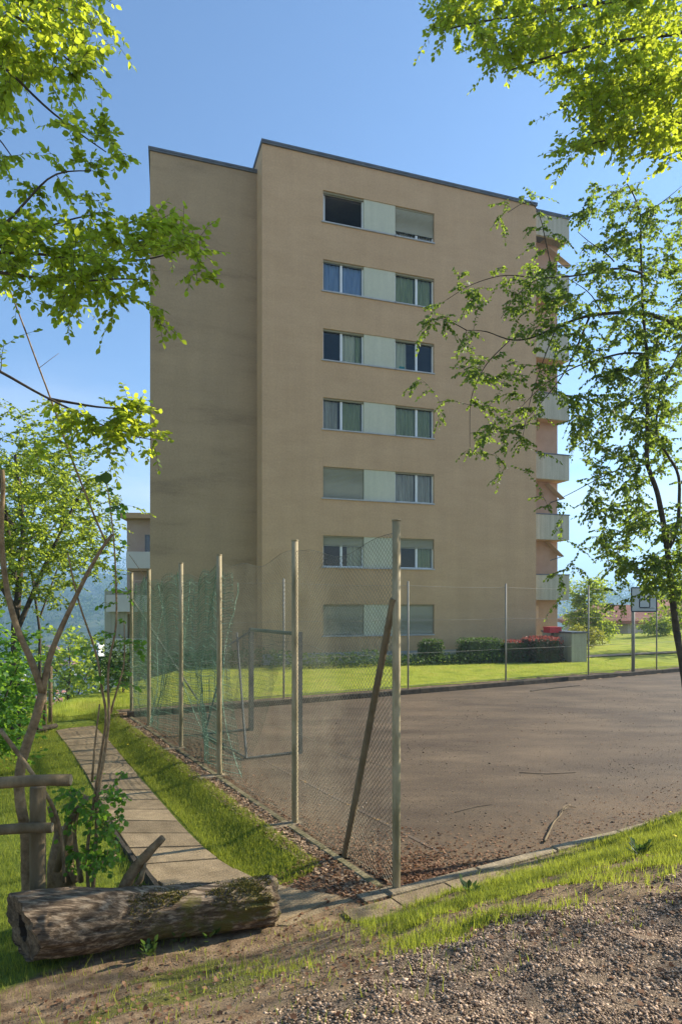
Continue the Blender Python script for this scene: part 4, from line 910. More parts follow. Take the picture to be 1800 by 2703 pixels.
mb = MB(); mb.tube([P(150, 2300, 5.35), P(178, 2180, 5.35), P(205, 2135, 5.3), P(235, 2105, 5.3)], [.03, .028, .024, .016], 8, wob=.2); mb.build('wood', M['timber'], dl_, smooth=True)

# ------------------------------------------------------------------ rustic railing
rp = P(100, 2345, 4.95); zr = float(height(rp[0], rp[1]))
rl = thing('wooden_railing', (rp[0], rp[1], zr), 'rustic round timber railing with two rails ending at a post by the log', 'railing')
mb = MB(); pts = [np.array((rp[0], rp[1], z)) for z in np.linspace(zr - .2, P(100, 2078, 4.95)[2], 8)]; mb.tube(pts, .058, 14, wob=.05); mb.build('post', M['timber'], rl, smooth=True)
for (v, u1, r_) in ((2060, 186, .043), (2186, 137, .038)):
    e = P(u1, v, 4.88); s_p = e + np.array((-1.9, -.25, .0))
    q = [e + (s_p - e) * k / 12 + np.array((0, 0, .006 * math.sin(k * 1.3))) for k in range(13)]
    mb = MB(); mb.tube(q, r_, 14, wob=.06); ra_ = mb.build('rail', M['timber'], rl, smooth=True)
    d = nrm(e - s_p); mb = MB(); mb.tube([e + d * .001, e + d * .006], [r_ * .94, r_ * .90], 14); mb.build('sawn_end', M['timberend'], ra_)

# ------------------------------------------------------------------ log
A_ = P(42, 2139, 4.42); B_ = P(700, 2075 * 1.148, 5.12)
B_ = np.array((P(728, 2380, 5.16)[0], 5.16, .165)); A_ = np.array((P(58, 2450, 4.62)[0], 4.62, .215))
lg = thing('fallen_log', ((A_ + B_) / 2)[0:2].tolist() + [0.], 'large mossy fallen log with a hollow sawn end lying across the foreground', 'log')
ORG[lg.name] = tuple(lg.location)
def logmat():
    m = mat('log_bark', (.06, .038, .021), (.56, .41, .26), 5, .95, 0, stretch=(1, 1, 1), c3=(.17, .115, .068), lo=.32, hi=.66)
    t = m.node_tree; n = t.nodes.new; l = t.links.new; b = t.nodes['Principled BSDF']
    tc_ = n('ShaderNodeTexCoord'); mp_ = n('ShaderNodeMapping'); mp_.inputs['Rotation'].default_value = (0, 0, -math.atan2((B_ - A_)[1], (B_ - A_)[0])); mp_.inputs['Scale'].default_value = (1.1, 9, 9); l(tc_.outputs['Object'], mp_.inputs[0])
    n1 = n('ShaderNodeTexNoise'); n1.inputs['Scale'].default_value = 4; n1.inputs['Detail'].default_value = 8; n1.inputs['Roughness'].default_value = .7; l(mp_.outputs[0], n1.inputs[0])
    rp_ = [x for x in t.nodes if x.type == 'VALTORGB'][0]; l(n1.outputs[0], rp_.inputs[0])
    bp = n('ShaderNodeBump'); bp.inputs['Strength'].default_value = 1; bp.inputs['Distance'].default_value = .03; l(n1.outputs[0], bp.inputs['Height']); l(bp.outputs[0], b.inputs['Normal'])
    n3 = n('ShaderNodeTexNoise'); n3.inputs['Scale'].default_value = 3.2; n3.inputs['Detail'].default_value = 7; n3.inputs['Roughness'].default_value = .7; l(tc_.outputs['Object'], n3.inputs[0])
    mr_ = n('ShaderNodeMapRange'); mr_.inputs['From Min'].default_value = .50; mr_.inputs['From Max'].default_value = .60; l(n3.outputs[0], mr_.inputs[0])
    sx_ = n('ShaderNodeSeparateXYZ'); l(tc_.outputs['Object'], sx_.inputs[0]); mq = n('ShaderNodeMapRange'); mq.inputs['From Min'].default_value = -.25; mq.inputs['From Max'].default_value = .25; l(sx_.outputs['X'], mq.inputs[0])
    mm_ = n('ShaderNodeMath'); mm_.operation = 'MULTIPLY'; l(mr_.outputs[0], mm_.inputs[0]); l(mq.outputs[0], mm_.inputs[1])
    mx_ = n('ShaderNodeMix'); mx_.data_type = 'RGBA'; mx_.inputs['B'].default_value = (.15, .125, .03, 1); l(mm_.outputs[0], mx_.inputs['Factor']); l(rp_.outputs[0], mx_.inputs['A']); l(mx_.outputs['Result'], b.inputs['Base Color'])
    return m
nl, nr_ = 110, 96
d = nrm(B_ - A_); X = nrm(np.cross(d, (0, 0, 1))); Z = np.cross(X, d); vs = np.zeros((nl, nr_, 3)); Lg2 = np.linalg.norm(B_ - A_)
for i in range(nl):
    t = i / (nl - 1)
    th = np.arange(nr_) * 2 * pi / nr_
    r0 = .214 - .045 * t + .012 * math.sin(t * 9)
    rag = 0 
    ridge = .012 * (vnoise(th * 9 / pi * 2.2 + 1.4 * fbm(np.full(nr_, t * 7), th * 3, 61), np.full(nr_, t * 3.2), 62) - .5) * 2
    lump = .030 * (fbm(np.cos(th) * 1.5 + 4 + t * 5, np.sin(th) * 1.5 + 4, 63) - .5) * 2
    r_ = r0 + ridge + lump
    r_ = r_ * (1 - .16 * max(0, (t - .96) / .04) ** 1.5)
    along = t * Lg2 + (.03 * (fbm(np.cos(th) * 3 + 9, np.sin(th) * 3 + 9, 64) - .5) * 2 * (1 if t > .97 or t < .02 else 0)) - (.05 * np.sin(th) if t == 0 else 0)
    along = along + .62 * r_ * np.cos(th) * max(0, 1 - t / .12)
    vs[i] = A_ + d * along[:, None] + r_[:, None] * (np.cos(th)[:, None] * X + np.sin(th)[:, None] * Z)
idx = np.arange(nl * nr_).reshape(nl, nr_); i2 = np.roll(idx, -1, 1)
Fq = np.stack([idx[:-1], i2[:-1], i2[1:], idx[1:]], -1).reshape(-1, 4)
bulk('bark', vs.reshape(-1, 3), Fq, logmat(), lg, smooth=True)
def endcap(ring, inward, hollow, nm, mm):
    c = ring.mean(0); k = len(ring); mb = MB(); rr = [1.0, .93, .5, .24, .22, .02] if hollow else [1.0, .9, .6, .3, .02]; dep = [0, -.008, -.005, .0, .16, .2] if hollow else [0, -.01, .0, -.006, 0]
    vs_ = []
    for f_, dp in zip(rr, dep):
        for j, p in enumerate(ring): 
            ex = 1.9 if (hollow and f_ < .4) else 1
            vs_.append(c + (p - c) * f_ * np.array((1, 1, ex if ex > 1 else 1)) + inward * (dp + .004 * random.random()))
    fs = [(r * k + j, r * k + (j + 1) % k, (r + 1) * k + (j + 1) % k, (r + 1) * k + j) for r in range(len(rr) - 1) for j in range(k)]
    mi = [(2 if False else (1 if (hollow and r >= 3) else 0)) for r in range(len(rr) - 1) for j in range(k)]
    mb.add(vs_, fs); mb.m = mi; return mb.build(nm, mm, lg)
endm = mat('sawn_wood', (.10, .065, .035), (.30, .205, .12), 9, .95, .6, 30, c3=(.19, .13, .075))
streaks(endm, (30, 30, 30), .5, 60, .2)
hol = mat('rotten_hollow', (.030, .022, .016), (.05, .04, .03), 6, 1, .5)
endcap(vs[0], d, True, 'sawn_end', [endm, hol]); endcap(vs[-1], -d, False, 'broken_end', [M['darkbark'], M['darkbark']])
# moss tufts
r_ = np.random.default_rng(5); Ls = []
for _ in range(4200):
    t = r_.uniform(.40, .97); th = r_.normal(1.15, .5)
    i = int(t * (nl - 1)); j = int((th % (2 * pi)) / (2 * pi) * nr_) % nr_; p = vs[i, j]
    if fbm(t * 9, th * 2.0, 71) < .50 + .12 * (r_.random() - .5): continue
    nn = nrm(p - (A_ + d * t * Lg2)); Ls.append((*p, *nrm(nn + r_.normal(0, .6, 3)), *r_.normal(0, 1, 3), r_.uniform(.008, .019)))
mossm = leafmat('moss_tuft', (.09, .08, .018), (.17, .14, .03), (.25, .22, .04), .3)
tag(leaves_mesh('moss', Ls, mossm, lg, 3), kind='stuff')

# ------------------------------------------------------------------ hedges and shrubs by the block
def clump(name, c, half, n_, ls, m, label, cat, core=True, seed=0, box=True, tips=None, parent=None, low=.0):
    r_ = np.random.default_rng(seed); root = thing(name, (c[0], c[1], c[2] - half[2]), label, cat)
    ORG[root.name] = tuple(root.location); Ls, Lt = [], []
    uxx = np.array((ux[0], ux[1], 0)); uyy = np.array((uy[0], uy[1], 0))
    for _ in range(n_):
        v_ = r_.normal(0, 1, 3); v_ /= (np.sum(np.abs(v_) ** (6 if box else 2.2)) ** (1 / (6 if box else 2.2))); v_ *= r_.uniform(.86, 1.05)
        v_ *= 1 + .16 * (fbm(v_[0] * 3 + 7, v_[2] * 3 + v_[1] * 2 + 7, seed) - .5)
        p = np.array(c) + uxx * v_[0] * half[0] + uyy * v_[1] * half[1] + np.array((0, 0, v_[2] * half[2]))
        rec = (*p, *nrm(v_ + r_.normal(0, .8, 3)), *nrm(r_.normal(0, 1, 3) + v_), ls * r_.uniform(.6, 1.3))
        (Lt if (tips and v_[2] > .72 - .2 * (v_[0] > .6) and r_.random() < .8) else Ls).append(rec)
    tag(leaves_mesh('foliage', Ls, m, root, seed), kind='stuff')
    if Lt: tag(leaves_mesh('red_shoots', Lt, tips, root, seed + 1), kind='stuff')
    mb = MB(); mb.obox(c, ux, uy, half[0] * .76, half[1] * .76, half[2] * .80); mb.build('branches', M['hedge_in'], root)
    return root
def hx(u, Y): return P(u, 1700, Y)[0]
def hedge(u0, u1, v0, v1, Y, hd, m, label, seed, **k):
    z1 = P(0, v0, Y)[2]; z0 = P(0, v1, Y)[2]; x0, x1 = hx(u0, Y), hx(u1, Y)
    return clump('hedge', ((x0 + x1) / 2, Y, (z0 + z1) / 2), ((x1 - x0) / 2 / ux[0], hd, (z1 - z0) / 2), k.pop('n', 1500) * 2, k.pop('ls', .06), m, label, 'hedge', seed=seed, **k)
hedge(1110, 1166, 1690, 1752, 26.2, .35, M['leaf_hedge'], 'small square clipped green hedge under the right ground floor window', 1, n=900)
hedge(1212, 1322, 1686, 1752, 26.9, .5, M['leaf_hedge'], 'wide clipped green hedge between the small hedge and the red bushes', 2, n=1800)
hedge(1312, 1395, 1690, 1756, 27.2, .5, M['leaf_red'], 'loose reddish brown bush between the green hedge and the red tipped hedge', 3, n=1000, box=False, tips=M['leaf_redtip'])
hedge(1385, 1472, 1682, 1752, 27.3, .6, M['leaf_red'], 'rounded dark hedge with red shoots on top by the terrace wall', 4, n=1900, tips=M['leaf_redtip'])
# low ground cover along the foot of the wall
Ls = []; r_ = np.random.default_rng(8)
for _ in range(9000):
    s = r_.uniform(-3.8, 13.2); dd_ = -r_.uniform(.6, 1.9) + (1.0 if s < 0 else 0) ; p = np.array((-3.05, 25.2, 0)) + np.array((ux[0], ux[1], 0)) * s + np.array((uy[0], uy[1], 0)) * dd_
    hgt = r_.uniform(0, .26 + .20 * fbm(s * .8, dd_, 3) + (.45 if s < 4.5 else 0) * fbm(s * .5, 2, 4)); p[2] = float(height(p[0], p[1])) + hgt
    Ls.append((*p, *nrm(r_.normal(0, 1, 3) + (0, 0, .5)), *nrm(r_.normal(0, 1, 3)), r_.uniform(.05, .10)))
tag(leaves_mesh('ground_cover', Ls, M['leaf_hedge'], None, 3), 'low dark green ground cover along the foot of the block', 'ground cover', kind='stuff')

def simple_tree(base, h, cr_, ls, n_t, m, label, seed, trunk=.35, name='tree', cat='tree', shape=(1, 1, 1), nleaf=6, sub=2, wood='darkbark', group=None, r0=None, bushy=False):
    base = np.array(base, float); root = thing(name, base, label, cat, group); r_ = np.random.default_rng(seed)
    cc = base + (0, 0, h * trunk + (h * (1 - trunk)) / 2); hr = h * (1 - trunk) / 2
    r0 = r0 or h * .018; bo = [([base - (0, 0, .3), base + (0, 0, h * .35), cc + r_.normal(0, .15, 3), cc + (0, 0, hr * .6)], r0, r0 * .25)]
    for k in range(5 if not bushy else 3):
        a = k * 2.4 + r_.random(); s_ = base + (0, 0, h * (trunk * .8 + .08 * k)); e = cc + np.array((math.cos(a) * cr_ * .6, math.sin(a) * cr_ * .6, hr * r_.uniform(-.3, .6))); bo.append(([s_, (s_ + e) / 2 + (0, 0, .1), e], r0 * .5, r0 * .15))
    T = []
    while len(T) < n_t:
        v_ = r_.uniform(-1, 1, 3); l_ = np.linalg.norm(v_)
        if l_ > 1 or l_ < .35: continue
        if fbm(v_[0] * 2.2 + 5, v_[2] * 2.2 + v_[1] * 1.7 + 5, seed, 3) < .40: continue
        T.append(cc + v_ * np.array((cr_, cr_, hr)) * (1 + .15 * r_.normal()))
    grow(root, bo, np.array(T), m, M[wood], ls, nleaf, sub, ls * 3.2, seed=seed, upj=.9, tw=.003 * h / 5, maxr=.04)
    return root
def gz_(x, y): return float(height(x, y))
def on(u, Y): x = P(u, 1600, Y)[0]; return (x, Y, gz_(x, Y))
# left background trees
def tree_to(u, vtop, Y, cr_, label, seed, ls, n_t, m=M['leaf_bg'], trunk=.3, **k):
    b = on(u, Y); zt = P(u, vtop, Y)[2]; return simple_tree(b, zt - b[2], cr_, ls, n_t, m, label, seed, trunk, **k)
tree_to(40, 1100, 12.5, 2.1, 'airy green tree down the slope behind the sapling stems', 21, .062, 1000, trunk=.42, nleaf=9, sub=3)
tree_to(105, 1230, 14.5, 1.3, 'slender light green tree in front of the distant pink block', 22, .055, 300, trunk=.50, nleaf=7, sub=3, r0=.045)
b_ = on(-55, 10.0); simple_tree(b_, P(0, 1600, 10)[2] - b_[2], .95, .085, 260, M['leaf_bush'], 'bright green bush at the left edge beyond the grass', 23, .05, 'bush', 'bush', nleaf=7, sub=3, bushy=True)
b_ = on(10, 12.6); simple_tree(b_, P(0, 1720, 12.6)[2] - b_[2], .6, .085, 90, M['leaf_bush'], 'lower bright green bush near the far end of the path', 24, .05, 'bush', 'bush', nleaf=6, sub=2, bushy=True)
b_ = on(325, 17.8); simple_tree(b_, P(0, 1700, 17.8)[2] - b_[2], .75, .09, 90, M['leaf_hedge'], 'dark bush outside the far left corner of the court', 25, .02, 'bush', 'bush', nleaf=7, sub=3, bushy=True)
b_ = on(180, 60); simple_tree(b_, P(0, 1660, 60)[2] - b_[2], 4.5, .42, 170, M['leaf_bg'], 'hazy tree in the valley left of the white tower', 27, .2, 'tree', 'tree')
# right background
b_ = on(1548, 39); simple_tree(b_, P(0, 1520, 39)[2] - b_[2], 1.25, .14, 260, M['leaf_bg'], 'tall narrow feathery tree behind the right corner of the block', 28, .08, nleaf=7, sub=3)
b_ = on(1540, 35); simple_tree(b_, P(0, 1650, 35)[2] - b_[2], .95, .12, 120, M['leaf_yellow'], 'yellow green flowering bush right of the terrace wall', 29, .03, 'bush', 'bush', bushy=True, wood='twig')
b_ = on(1590, 38); simple_tree(b_, P(0, 1635, 38)[2] - b_[2], .7, .12, 80, M['leaf_bg'], 'small loose tree beside the garage of the red roofed house', 30, .2)
b_ = on(1735, 44); simple_tree(b_, P(0, 1628, 44)[2] - b_[2], 1.0, .16, 110, M['leaf_bg'], 'round bush on the mound right of the basketball pole', 31, .05, 'bush', 'bush', bushy=True)
b_ = on(1835, 33); simple_tree(b_, P(0, 1500, 33)[2] - b_[2], 2.2, .15, 260, M['leaf_bg'], 'leafy tree on the mound at the right edge', 32, .15)
b_ = on(1790, 64); simple_tree(b_, P(0, 1520, 64)[2] - b_[2], 3.0, .32, 160, M['leaf_bg'], 'tree rising behind the red roofed house', 33, .2)
# trees that stand beside and behind the viewer (they throw the long shadows and fill the window reflections)
for k, (x, y, h_, cr_, lab, nt_) in enumerate(((6.3, 7.4, 5.6, 1.1, 'slender young tree just out of view at the foot of the bank', 26), (7.4, 7.7, 6.0, 1.3, 'slender young tree out of view beside the court edge', 26), (8.2, 6.3, 6.6, 1.2, 'slender young tree out of view behind the other two', 22))):
    simple_tree((x, y, gz_(x, y)), h_, cr_, .06, nt_, M['leaf_bg'], lab, 60 + k, .45, r0=.032)
for k, (x, y, h_, cr_, lab) in enumerate(((38, 49, 13, 5.5, 'big tree out of view to the right shading the mound'), (47, 55, 14, 6, 'big tree out of view behind the one shading the mound'), (-5, -9, 15, 4.5, 'tall tree behind the viewer on the left'), (3, -13, 16, 5.0, 'tall tree behind the viewer'), (11, -9, 15, 4.5, 'tall tree behind the viewer on the right'), (-13, -8, 15, 4.5, 'tall tree far behind the viewer on the left'))):
    simple_tree((x, y, gz_(x, y)), h_, cr_, .16 if y < 0 else .09, 170 if y < 0 else 130, M['leaf_bg'], lab, 40 + k, .30)

# thin wooden posts at the path end
wp = thing('handrail_posts', P(124, 1925, 13.6), 'pair of thin wooden posts with a step board at the far end of the path', 'handrail')
for u, vt in ((118, 1780), (133, 1765)):
    p = P(u, 1925, 13.6 + (u - 118) * .03); p[2] = -.35; q = p.copy(); q[2] = P(u, vt, 13.6)[2]; mb = MB(); mb.tube([p, q], .045, 8, wob=.1); mb.build('post', M['timber'], wp, smooth=True)
mb = MB(); e0, e1 = P(97, 1926, 13.3), P(148, 1916, 13.9); mb.tube([e0, e1], .05, 8); mb.build('step_board', M['kerbdark'], wp)

# ------------------------------------------------------------------ house with the red roof, right
def house(x, y, zb, wd, dp, hh, rh, rz, label, wallm=None, win=3, group=None, name='house', garage=False):
    r = thing(name, (x, y, zb), label, 'house', group, rz); ORG[r.name] = (0, 0, 0)
    mb = MB(); mb.box(-wd / 2, wd / 2, -dp / 2, dp / 2, -3, hh); mb.build('wall', wallm or M['white_wall'], r)
    mb = MB(); o = .6; vs_ = [(-wd / 2 - o, -dp / 2 - o, hh), (wd / 2 + o, -dp / 2 - o, hh), (wd / 2 + o, dp / 2 + o, hh), (-wd / 2 - o, dp / 2 + o, hh), (-wd / 2 + dp * .35, 0, hh + rh), (wd / 2 - dp * .35, 0, hh + rh)]
    vs_ += [(a, b, c - .25) for a, b, c in vs_[:4]]
    mb.add(vs_, [(0, 1, 5, 4), (1, 2, 5), (2, 3, 4, 5), (3, 0, 4), (0, 6, 7, 1), (1, 7, 8, 2), (2, 8, 9, 3), (3, 9, 6, 0), (9, 8, 7, 6)]); mb.build('roof', M['rooftile'], r)
    for k in range(win):
        cx = -wd / 2 + wd * (k + .5) / win
        if garage and k == 0:
            mb = MB(); mb.box(cx - 2.2, cx + 2.2, -dp / 2 - .06, -dp / 2 - .01, hh - 2.2, hh - .3); mb.build('garage_door', M['parapet'], r); continue
        for fl_ in range(max(1, int(hh / 2.8))):
            mb = MB(); zc = hh - 1.4 - 2.7 * fl_; mb.box(cx - .5, cx + .5, -dp / 2 - .05, -dp / 2 - .01, zc - .6, zc + .6); wn = mb.build('window', M['frame'], r)
            mb = MB(); mb.box(cx - .42, cx + .42, -dp / 2 - .07, -dp / 2 - .052, zc - .52, zc + .52); mb.build('pane', M['glassdark'], wn)
    return r
zr_ = P(0, 1638, 52)[2]
house(P(1668, 1600, 52)[0], 54, zr_ - 2.8, 8.5, 5, 2.8, 1.25, -.25, 'low house with red tiled roof and garage beyond the mound', win=2, garage=True)
house(P(1785, 1600, 60)[0], 60, P(0, 1632, 60)[2] - 3, 8, 6, 3, 1.7, .1, 'second red roofed house at the right edge behind the mound', win=3)
# footpath on the lawn, right
mb = MB(); fp = [P(1512, 1741, 29.3), P(1560, 1737, 29.8), P(1700, 1731, 31.5), P(1830, 1727, 33)]
for p, q in zip(fp[:-1], fp[1:]):
    n_ = nrm(np.array((-(q - p)[1], (q - p)[0], 0))) * .35
    for k in range(8):
        a = p + (q - p) * k / 8; b = p + (q - p) * (k + 1) / 8; vs_ = []
        for c in (a - n_, b - n_, b + n_, a + n_): vs_.append((c[0], c[1], gz_(c[0], c[1]) + .05))
        mb.add(vs_, [(0, 1, 2, 3)])
tag(mb.build('footpath', M['concrete']), kind='structure')

# valley town, left
twp = P(241, 1700, 240)
tw_ = thing('tower_block', (twp[0], 240, -42), 'small white tower block far down in the valley', 'building', rz=.1); ORG[tw_.name] = (0, 0, 0)
mb = MB(); mb.box(-3.4, 3.4, -3, 5, 0, 42 + twp[2]); mb.build('wall', M['white_wall'], tw_)
for k in range(8):
    for j in range(4):
        mb = MB(); mb.box(-2.7 + 1.5 * j, -1.9 + 1.5 * j, -3.1, -3.01, 42 + twp[2] - 2 - 2.8 * k, 42 + twp[2] - .9 - 2.8 * k); mb.build('window', M['glassdark'], tw_)
tones = [M['white_wall'], mat('house_ochre', (.5, .42, .30), (.55, .46, .34), 1, .9), mat('house_grey', (.4, .4, .4), (.46, .46, .45), 1, .9)]
hp = [(150, 180, 'ochre', 1), (290, 210, 'white', 0), (200, 150, 'grey', 2), (110, 260, 'white', 0), (270, 330, 'ochre', 1), (180, 380, 'white', 0), (320, 300, 'grey', 2), (60, 220, 'ochre', 1), (230, 430, 'grey', 2), (130, 470, 'white', 0), (300, 500, 'ochre', 1), (30, 350, 'white', 0)]
ex = ['nearest the path end', 'right of the white tower', 'left of the white tower', 'behind the sapling fork', 'just above the tower roofline', 'below the far hill', 'beside the distant pink block', 'behind the left bush', 'on the valley floor under the hill', 'half way up the hazy slope', 'highest on the hazy slope', 'farthest left in the valley']
for k, (u, Y, cn, ti) in enumerate(hp):
    x = P(u, 1600, Y)[0]; house(x, Y, gz_(x, Y), random.uniform(9, 15), 9, random.uniform(5, 8.5), 3, random.uniform(-.5, .5), 'hazy %s house with tiled roof %s' % (cn, ex[k]), tones[ti], 3, 'houses in the valley')
# woods on the slopes: one mass
r_ = np.random.default_rng(91); Ls = []
for _ in range(400):
    lf = r_.random() < .6; Y = r_.uniform(170, 1500) if lf else r_.uniform(420, 1500); x = P(r_.uniform(-150, 430) if lf else r_.uniform(1480, 1900), 1600, Y)[0]; z = gz_(x, Y); R = r_.uniform(2.5, 6.5) * (1 + Y / 700)
    for _ in range(110):
        v_ = nrm(r_.normal(0, 1, 3)); p = np.array((x, Y, z + R * .9)) + v_ * R * r_.uniform(.6, 1.05); Ls.append((*p, *nrm(v_ + r_.normal(0, .5, 3)), *nrm(r_.normal(0, 1, 3) + v_), R * .26))
tag(leaves_mesh('distant_wood', Ls, M['leaf_hedge'], None, 4), 'hazy woods on the valley slopes and distant hills', 'woods', kind='stuff')

# ------------------------------------------------------------------ grass, gravel, litter
r_ = np.random.default_rng(17)
BL = np.array([(-.06, 0, 0), (.06, 0, 0), (-.045, .12, .5), (.045, .12, .5), (0, .42, 1.0)], float)
def blades(name, x, y, hgt, label, zoff=0., lean=.5, seed=0):
    n_ = len(x); z = height(x, y) + zoff; q_ = np.random.default_rng(seed)
    a = q_.uniform(0, 2 * pi, n_); X = np.stack([np.cos(a), np.sin(a), np.zeros(n_)], -1); Yv = np.stack([-np.sin(a), np.cos(a), np.zeros(n_)], -1) * (lean * q_.uniform(.3, 1.9, n_))[:, None]
    Zv = np.tile(np.array((0, 0, 1.)), (n_, 1)); Zv[:, :2] += q_.normal(0, .18, (n_, 2)); pos = np.stack([x, y, z], -1)
    Xw = X * (q_.uniform(.5, 1.1, n_) * .045 / np.maximum(hgt, .03))[:, None] * 1.05
    V, F4 = stamp(BL, np.array([(0, 1, 3, 2)]), pos, Xw, Yv, Zv, hgt); F3 = ((np.arange(n_) * 5)[:, None] + np.array([[2, 3, 4]]))
    me_f = np.concatenate([F4.reshape(-1), F3.reshape(-1)])
    me = bpy.data.meshes.new(name); me.vertices.add(len(V)); me.vertices.foreach_set('co', V.astype(np.float32).ravel()); me.loops.add(len(me_f)); me.loops.foreach_set('vertex_index', me_f.astype(np.int32))
    st_ = np.concatenate([np.arange(n_) * 4, n_ * 4 + np.arange(n_) * 3]).astype(np.int32); me.polygons.add(2 * n_); me.polygons.foreach_set('loop_start', st_)
    tone = .5 * q_.random((n_, 1)) + .5 * fbm(x * 2.2, y * 2.2, 81)[:, None]
    at_ = me.color_attributes.new('tint', 'FLOAT_COLOR', 'POINT'); c4 = np.ones((n_, 4), np.float32); c4[:, 0:1] = tone; c4[:, 1:2] = q_.random((n_, 1)); at_.data.foreach_set('color', np.repeat(c4, 5, 0).ravel())
    me.materials.append(M['grass']); me.update(calc_edges=True); me.validate(); return tag(link(name, me), label, 'grass', kind='stuff')
def on_path(x, y):
    res = np.zeros(len(x), bool)
    for t in np.arange(0, cum[-1], .10):
        l_, r2 = ip(LP, t), ip(RP, t); c = (l_ + r2) / 2; hw = np.linalg.norm(l_[:2] - r2[:2]) / 2 - .0; res |= (x - c[0]) ** 2 + (y - c[1]) ** 2 < (hw * .97) ** 2
    return res
def scatter_ab(n_, a0, a1, b0, b1):
    a = r_.uniform(a0, a1, n_); b = r_.uniform(b0, b1, n_); return O0[0] + a * AV[0] + b * BV[0], O0[1] + a * AV[1] + b * BV[1]
x, y = scatter_ab(110000, -1.15, -.3, .3, 11.2); g_, *_r = masks(x, y); k = (r_.random(len(x)) < g_) & ~on_path(x, y); x, y = x[k], y[k]
blades('grass', x, y, r_.gamma(5, .007, len(x)) * (.6 + .7 * fbm(x * 3, y * 3, 2)), 'strip of short grass between the slab path and the left fence', seed=1)
x, y = scatter_ab(200000, -7.5, -1.3, -.3, 11.5); g_, *_r = masks(x, y); k = (r_.random(len(x)) < g_) & ~on_path(x, y) & ((-x + .15 * y) < 9.9); x, y = x[k], y[k]
blades('grass', x, y, r_.gamma(5, .009, len(x)) * (.6 + .8 * fbm(x * 2, y * 2, 2)), 'shaded and sunlit grass left of the slab path', seed=2)
x, y = scatter_ab(380000, -3.2, 8.0, -2.6, -.08); g_, *_r = masks(x, y); k = (r_.random(len(x)) < g_ * .95 + .015) & (y > 1.2); x, y = x[k], y[k]
blades('grass', x, y, r_.gamma(5, .008, len(x)) * (.35 + 1.1 * fbm(x * 2.5, y * 2.5, 12)) + .008, 'tufted grass on the bank between the court and the gravel', lean=.7, seed=3)
# ragged far lawn edge and the lawn itself
x, y = scatter_ab(90000, -1, 22, BF + .6, BF + 7.5); g_, gr_, lw_, mm_ = masks(x, y); k = (r_.random(len(x)) < lw_) ; x, y = x[k], y[k]
blades('grass', x, y, r_.uniform(.03, .06, len(x)), 'mown lawn between the far kerb and the apartment block', seed=4)
x, y = scatter_ab(5000, -6, .5, 10.8, 12.5); k = (-x + .15 * y) > 7.2; x, y = x[k], y[k]
blades('grass', x, y, r_.uniform(.08, .22, len(x)), 'rough long grass where the path drops away', seed=5)
# tall weeds by the log front
# gravel
OCT = np.array([(1, 0, 0), (-.9, .2, 0), (0, 1, .1), (.1, -.9, 0), (0, .1, .42), (0, 0, -.5)], float)
OCF = np.array([(0, 2, 4), (2, 1, 4), (1, 3, 4), (3, 0, 4), (2, 0, 5), (1, 2, 5), (3, 1, 5), (0, 3, 5)])
def stones(name, x, y, size, label, m, zoff, seed, tone=None):
    n_ = len(x); q_ = np.random.default_rng(seed); a = q_.uniform(0, 2 * pi, n_); tl = q_.normal(0, .28, (n_, 3)); D = np.stack([np.cos(a), np.sin(a), tl[:, 0]], -1); U = np.stack([tl[:, 1], tl[:, 2], np.ones(n_)], -1)
    X, Yv, Z = basis(D, U); asp = q_.uniform(.6, 1.1, (n_, 1)); V, Fc = stamp(OCT, OCF, np.stack([x, y, height(x, y) + size * zoff], -1), X * asp, Yv, Z, size)
    c = np.repeat(np.concatenate([q_.random((n_, 1)) ** 1.5, q_.random((n_, 2))], 1), 6, 0); return tag(bulk(name, V, Fc, m, None, col=c), label, 'gravel', kind='stuff')
x, y = scatter_ab(210000, -2.2, 4.5, -3.9, -1.3); g_, gr_, lw_, mm_ = masks(x, y); k = (r_.random(len(x)) < gr_ * .98 + .04) & (y > 1.5) & (np.abs(x) < y * .62 + .3); x, y = x[k], y[k]
stones('gravel', x, y, r_.gamma(3, .0014, len(x)) + .0022, 'brown and grey crushed gravel in the right foreground', M['gravelst'], .2, 3)
# dead leaves
paleleaf = leafmat('pale_dead_leaf', (.20, .12, .065), (.60, .42, .26), (.4, .25, .12), .25, .85)
def litter(x, y, size, label, seed, z=None, flat=.35, name='fallen_leaves', m=None):
    q_ = np.random.default_rng(seed); n_ = len(x); zz_ = (height(x, y) if z is None else np.full(n_, z)) + q_.uniform(.004, .014, n_); a = q_.uniform(0, 2 * pi, n_)
    rec = np.stack([x, y, zz_, np.cos(a), np.sin(a), q_.normal(0, flat, n_), q_.normal(0, flat, n_), q_.normal(0, flat, n_), np.ones(n_), size], -1)
    return tag(leaves_mesh(name, rec, m or M['litter'], None, seed, 1.3), label, 'fallen leaves', kind='stuff')
a = np.abs(r_.exponential(.45, 3400)); b = np.abs(r_.exponential(.5, 3400)); k = (a + b * .9 < 2.2); a, b = a[k], b[k]
litter(O0[0] + (a + .02) * AV[0] + b * BV[0], O0[1] + (a + .02) * AV[1] + b * BV[1], r_.uniform(.012, .036, len(a)), 'reddish dead leaves drifted into the near corner of the court', 1, .002)
a = np.abs(r_.exponential(.14, 1800)) ; b = r_.uniform(0, 9.8, 1800)
litter(O0[0] + a * AV[0] + b * BV[0], O0[1] + a * AV[1] + b * BV[1], r_.uniform(.012, .035, len(a)), 'dead leaves along the left kerb inside the court', 2, .002)
a = r_.uniform(.2, 9, 1500); b = np.abs(r_.exponential(.38, 1500))
litter(O0[0] + a * AV[0] + b * BV[0], O0[1] + a * AV[1] + b * BV[1], r_.uniform(.010, .032, len(a)), 'scattered dead leaves along the near edge of the court', 3, .002)
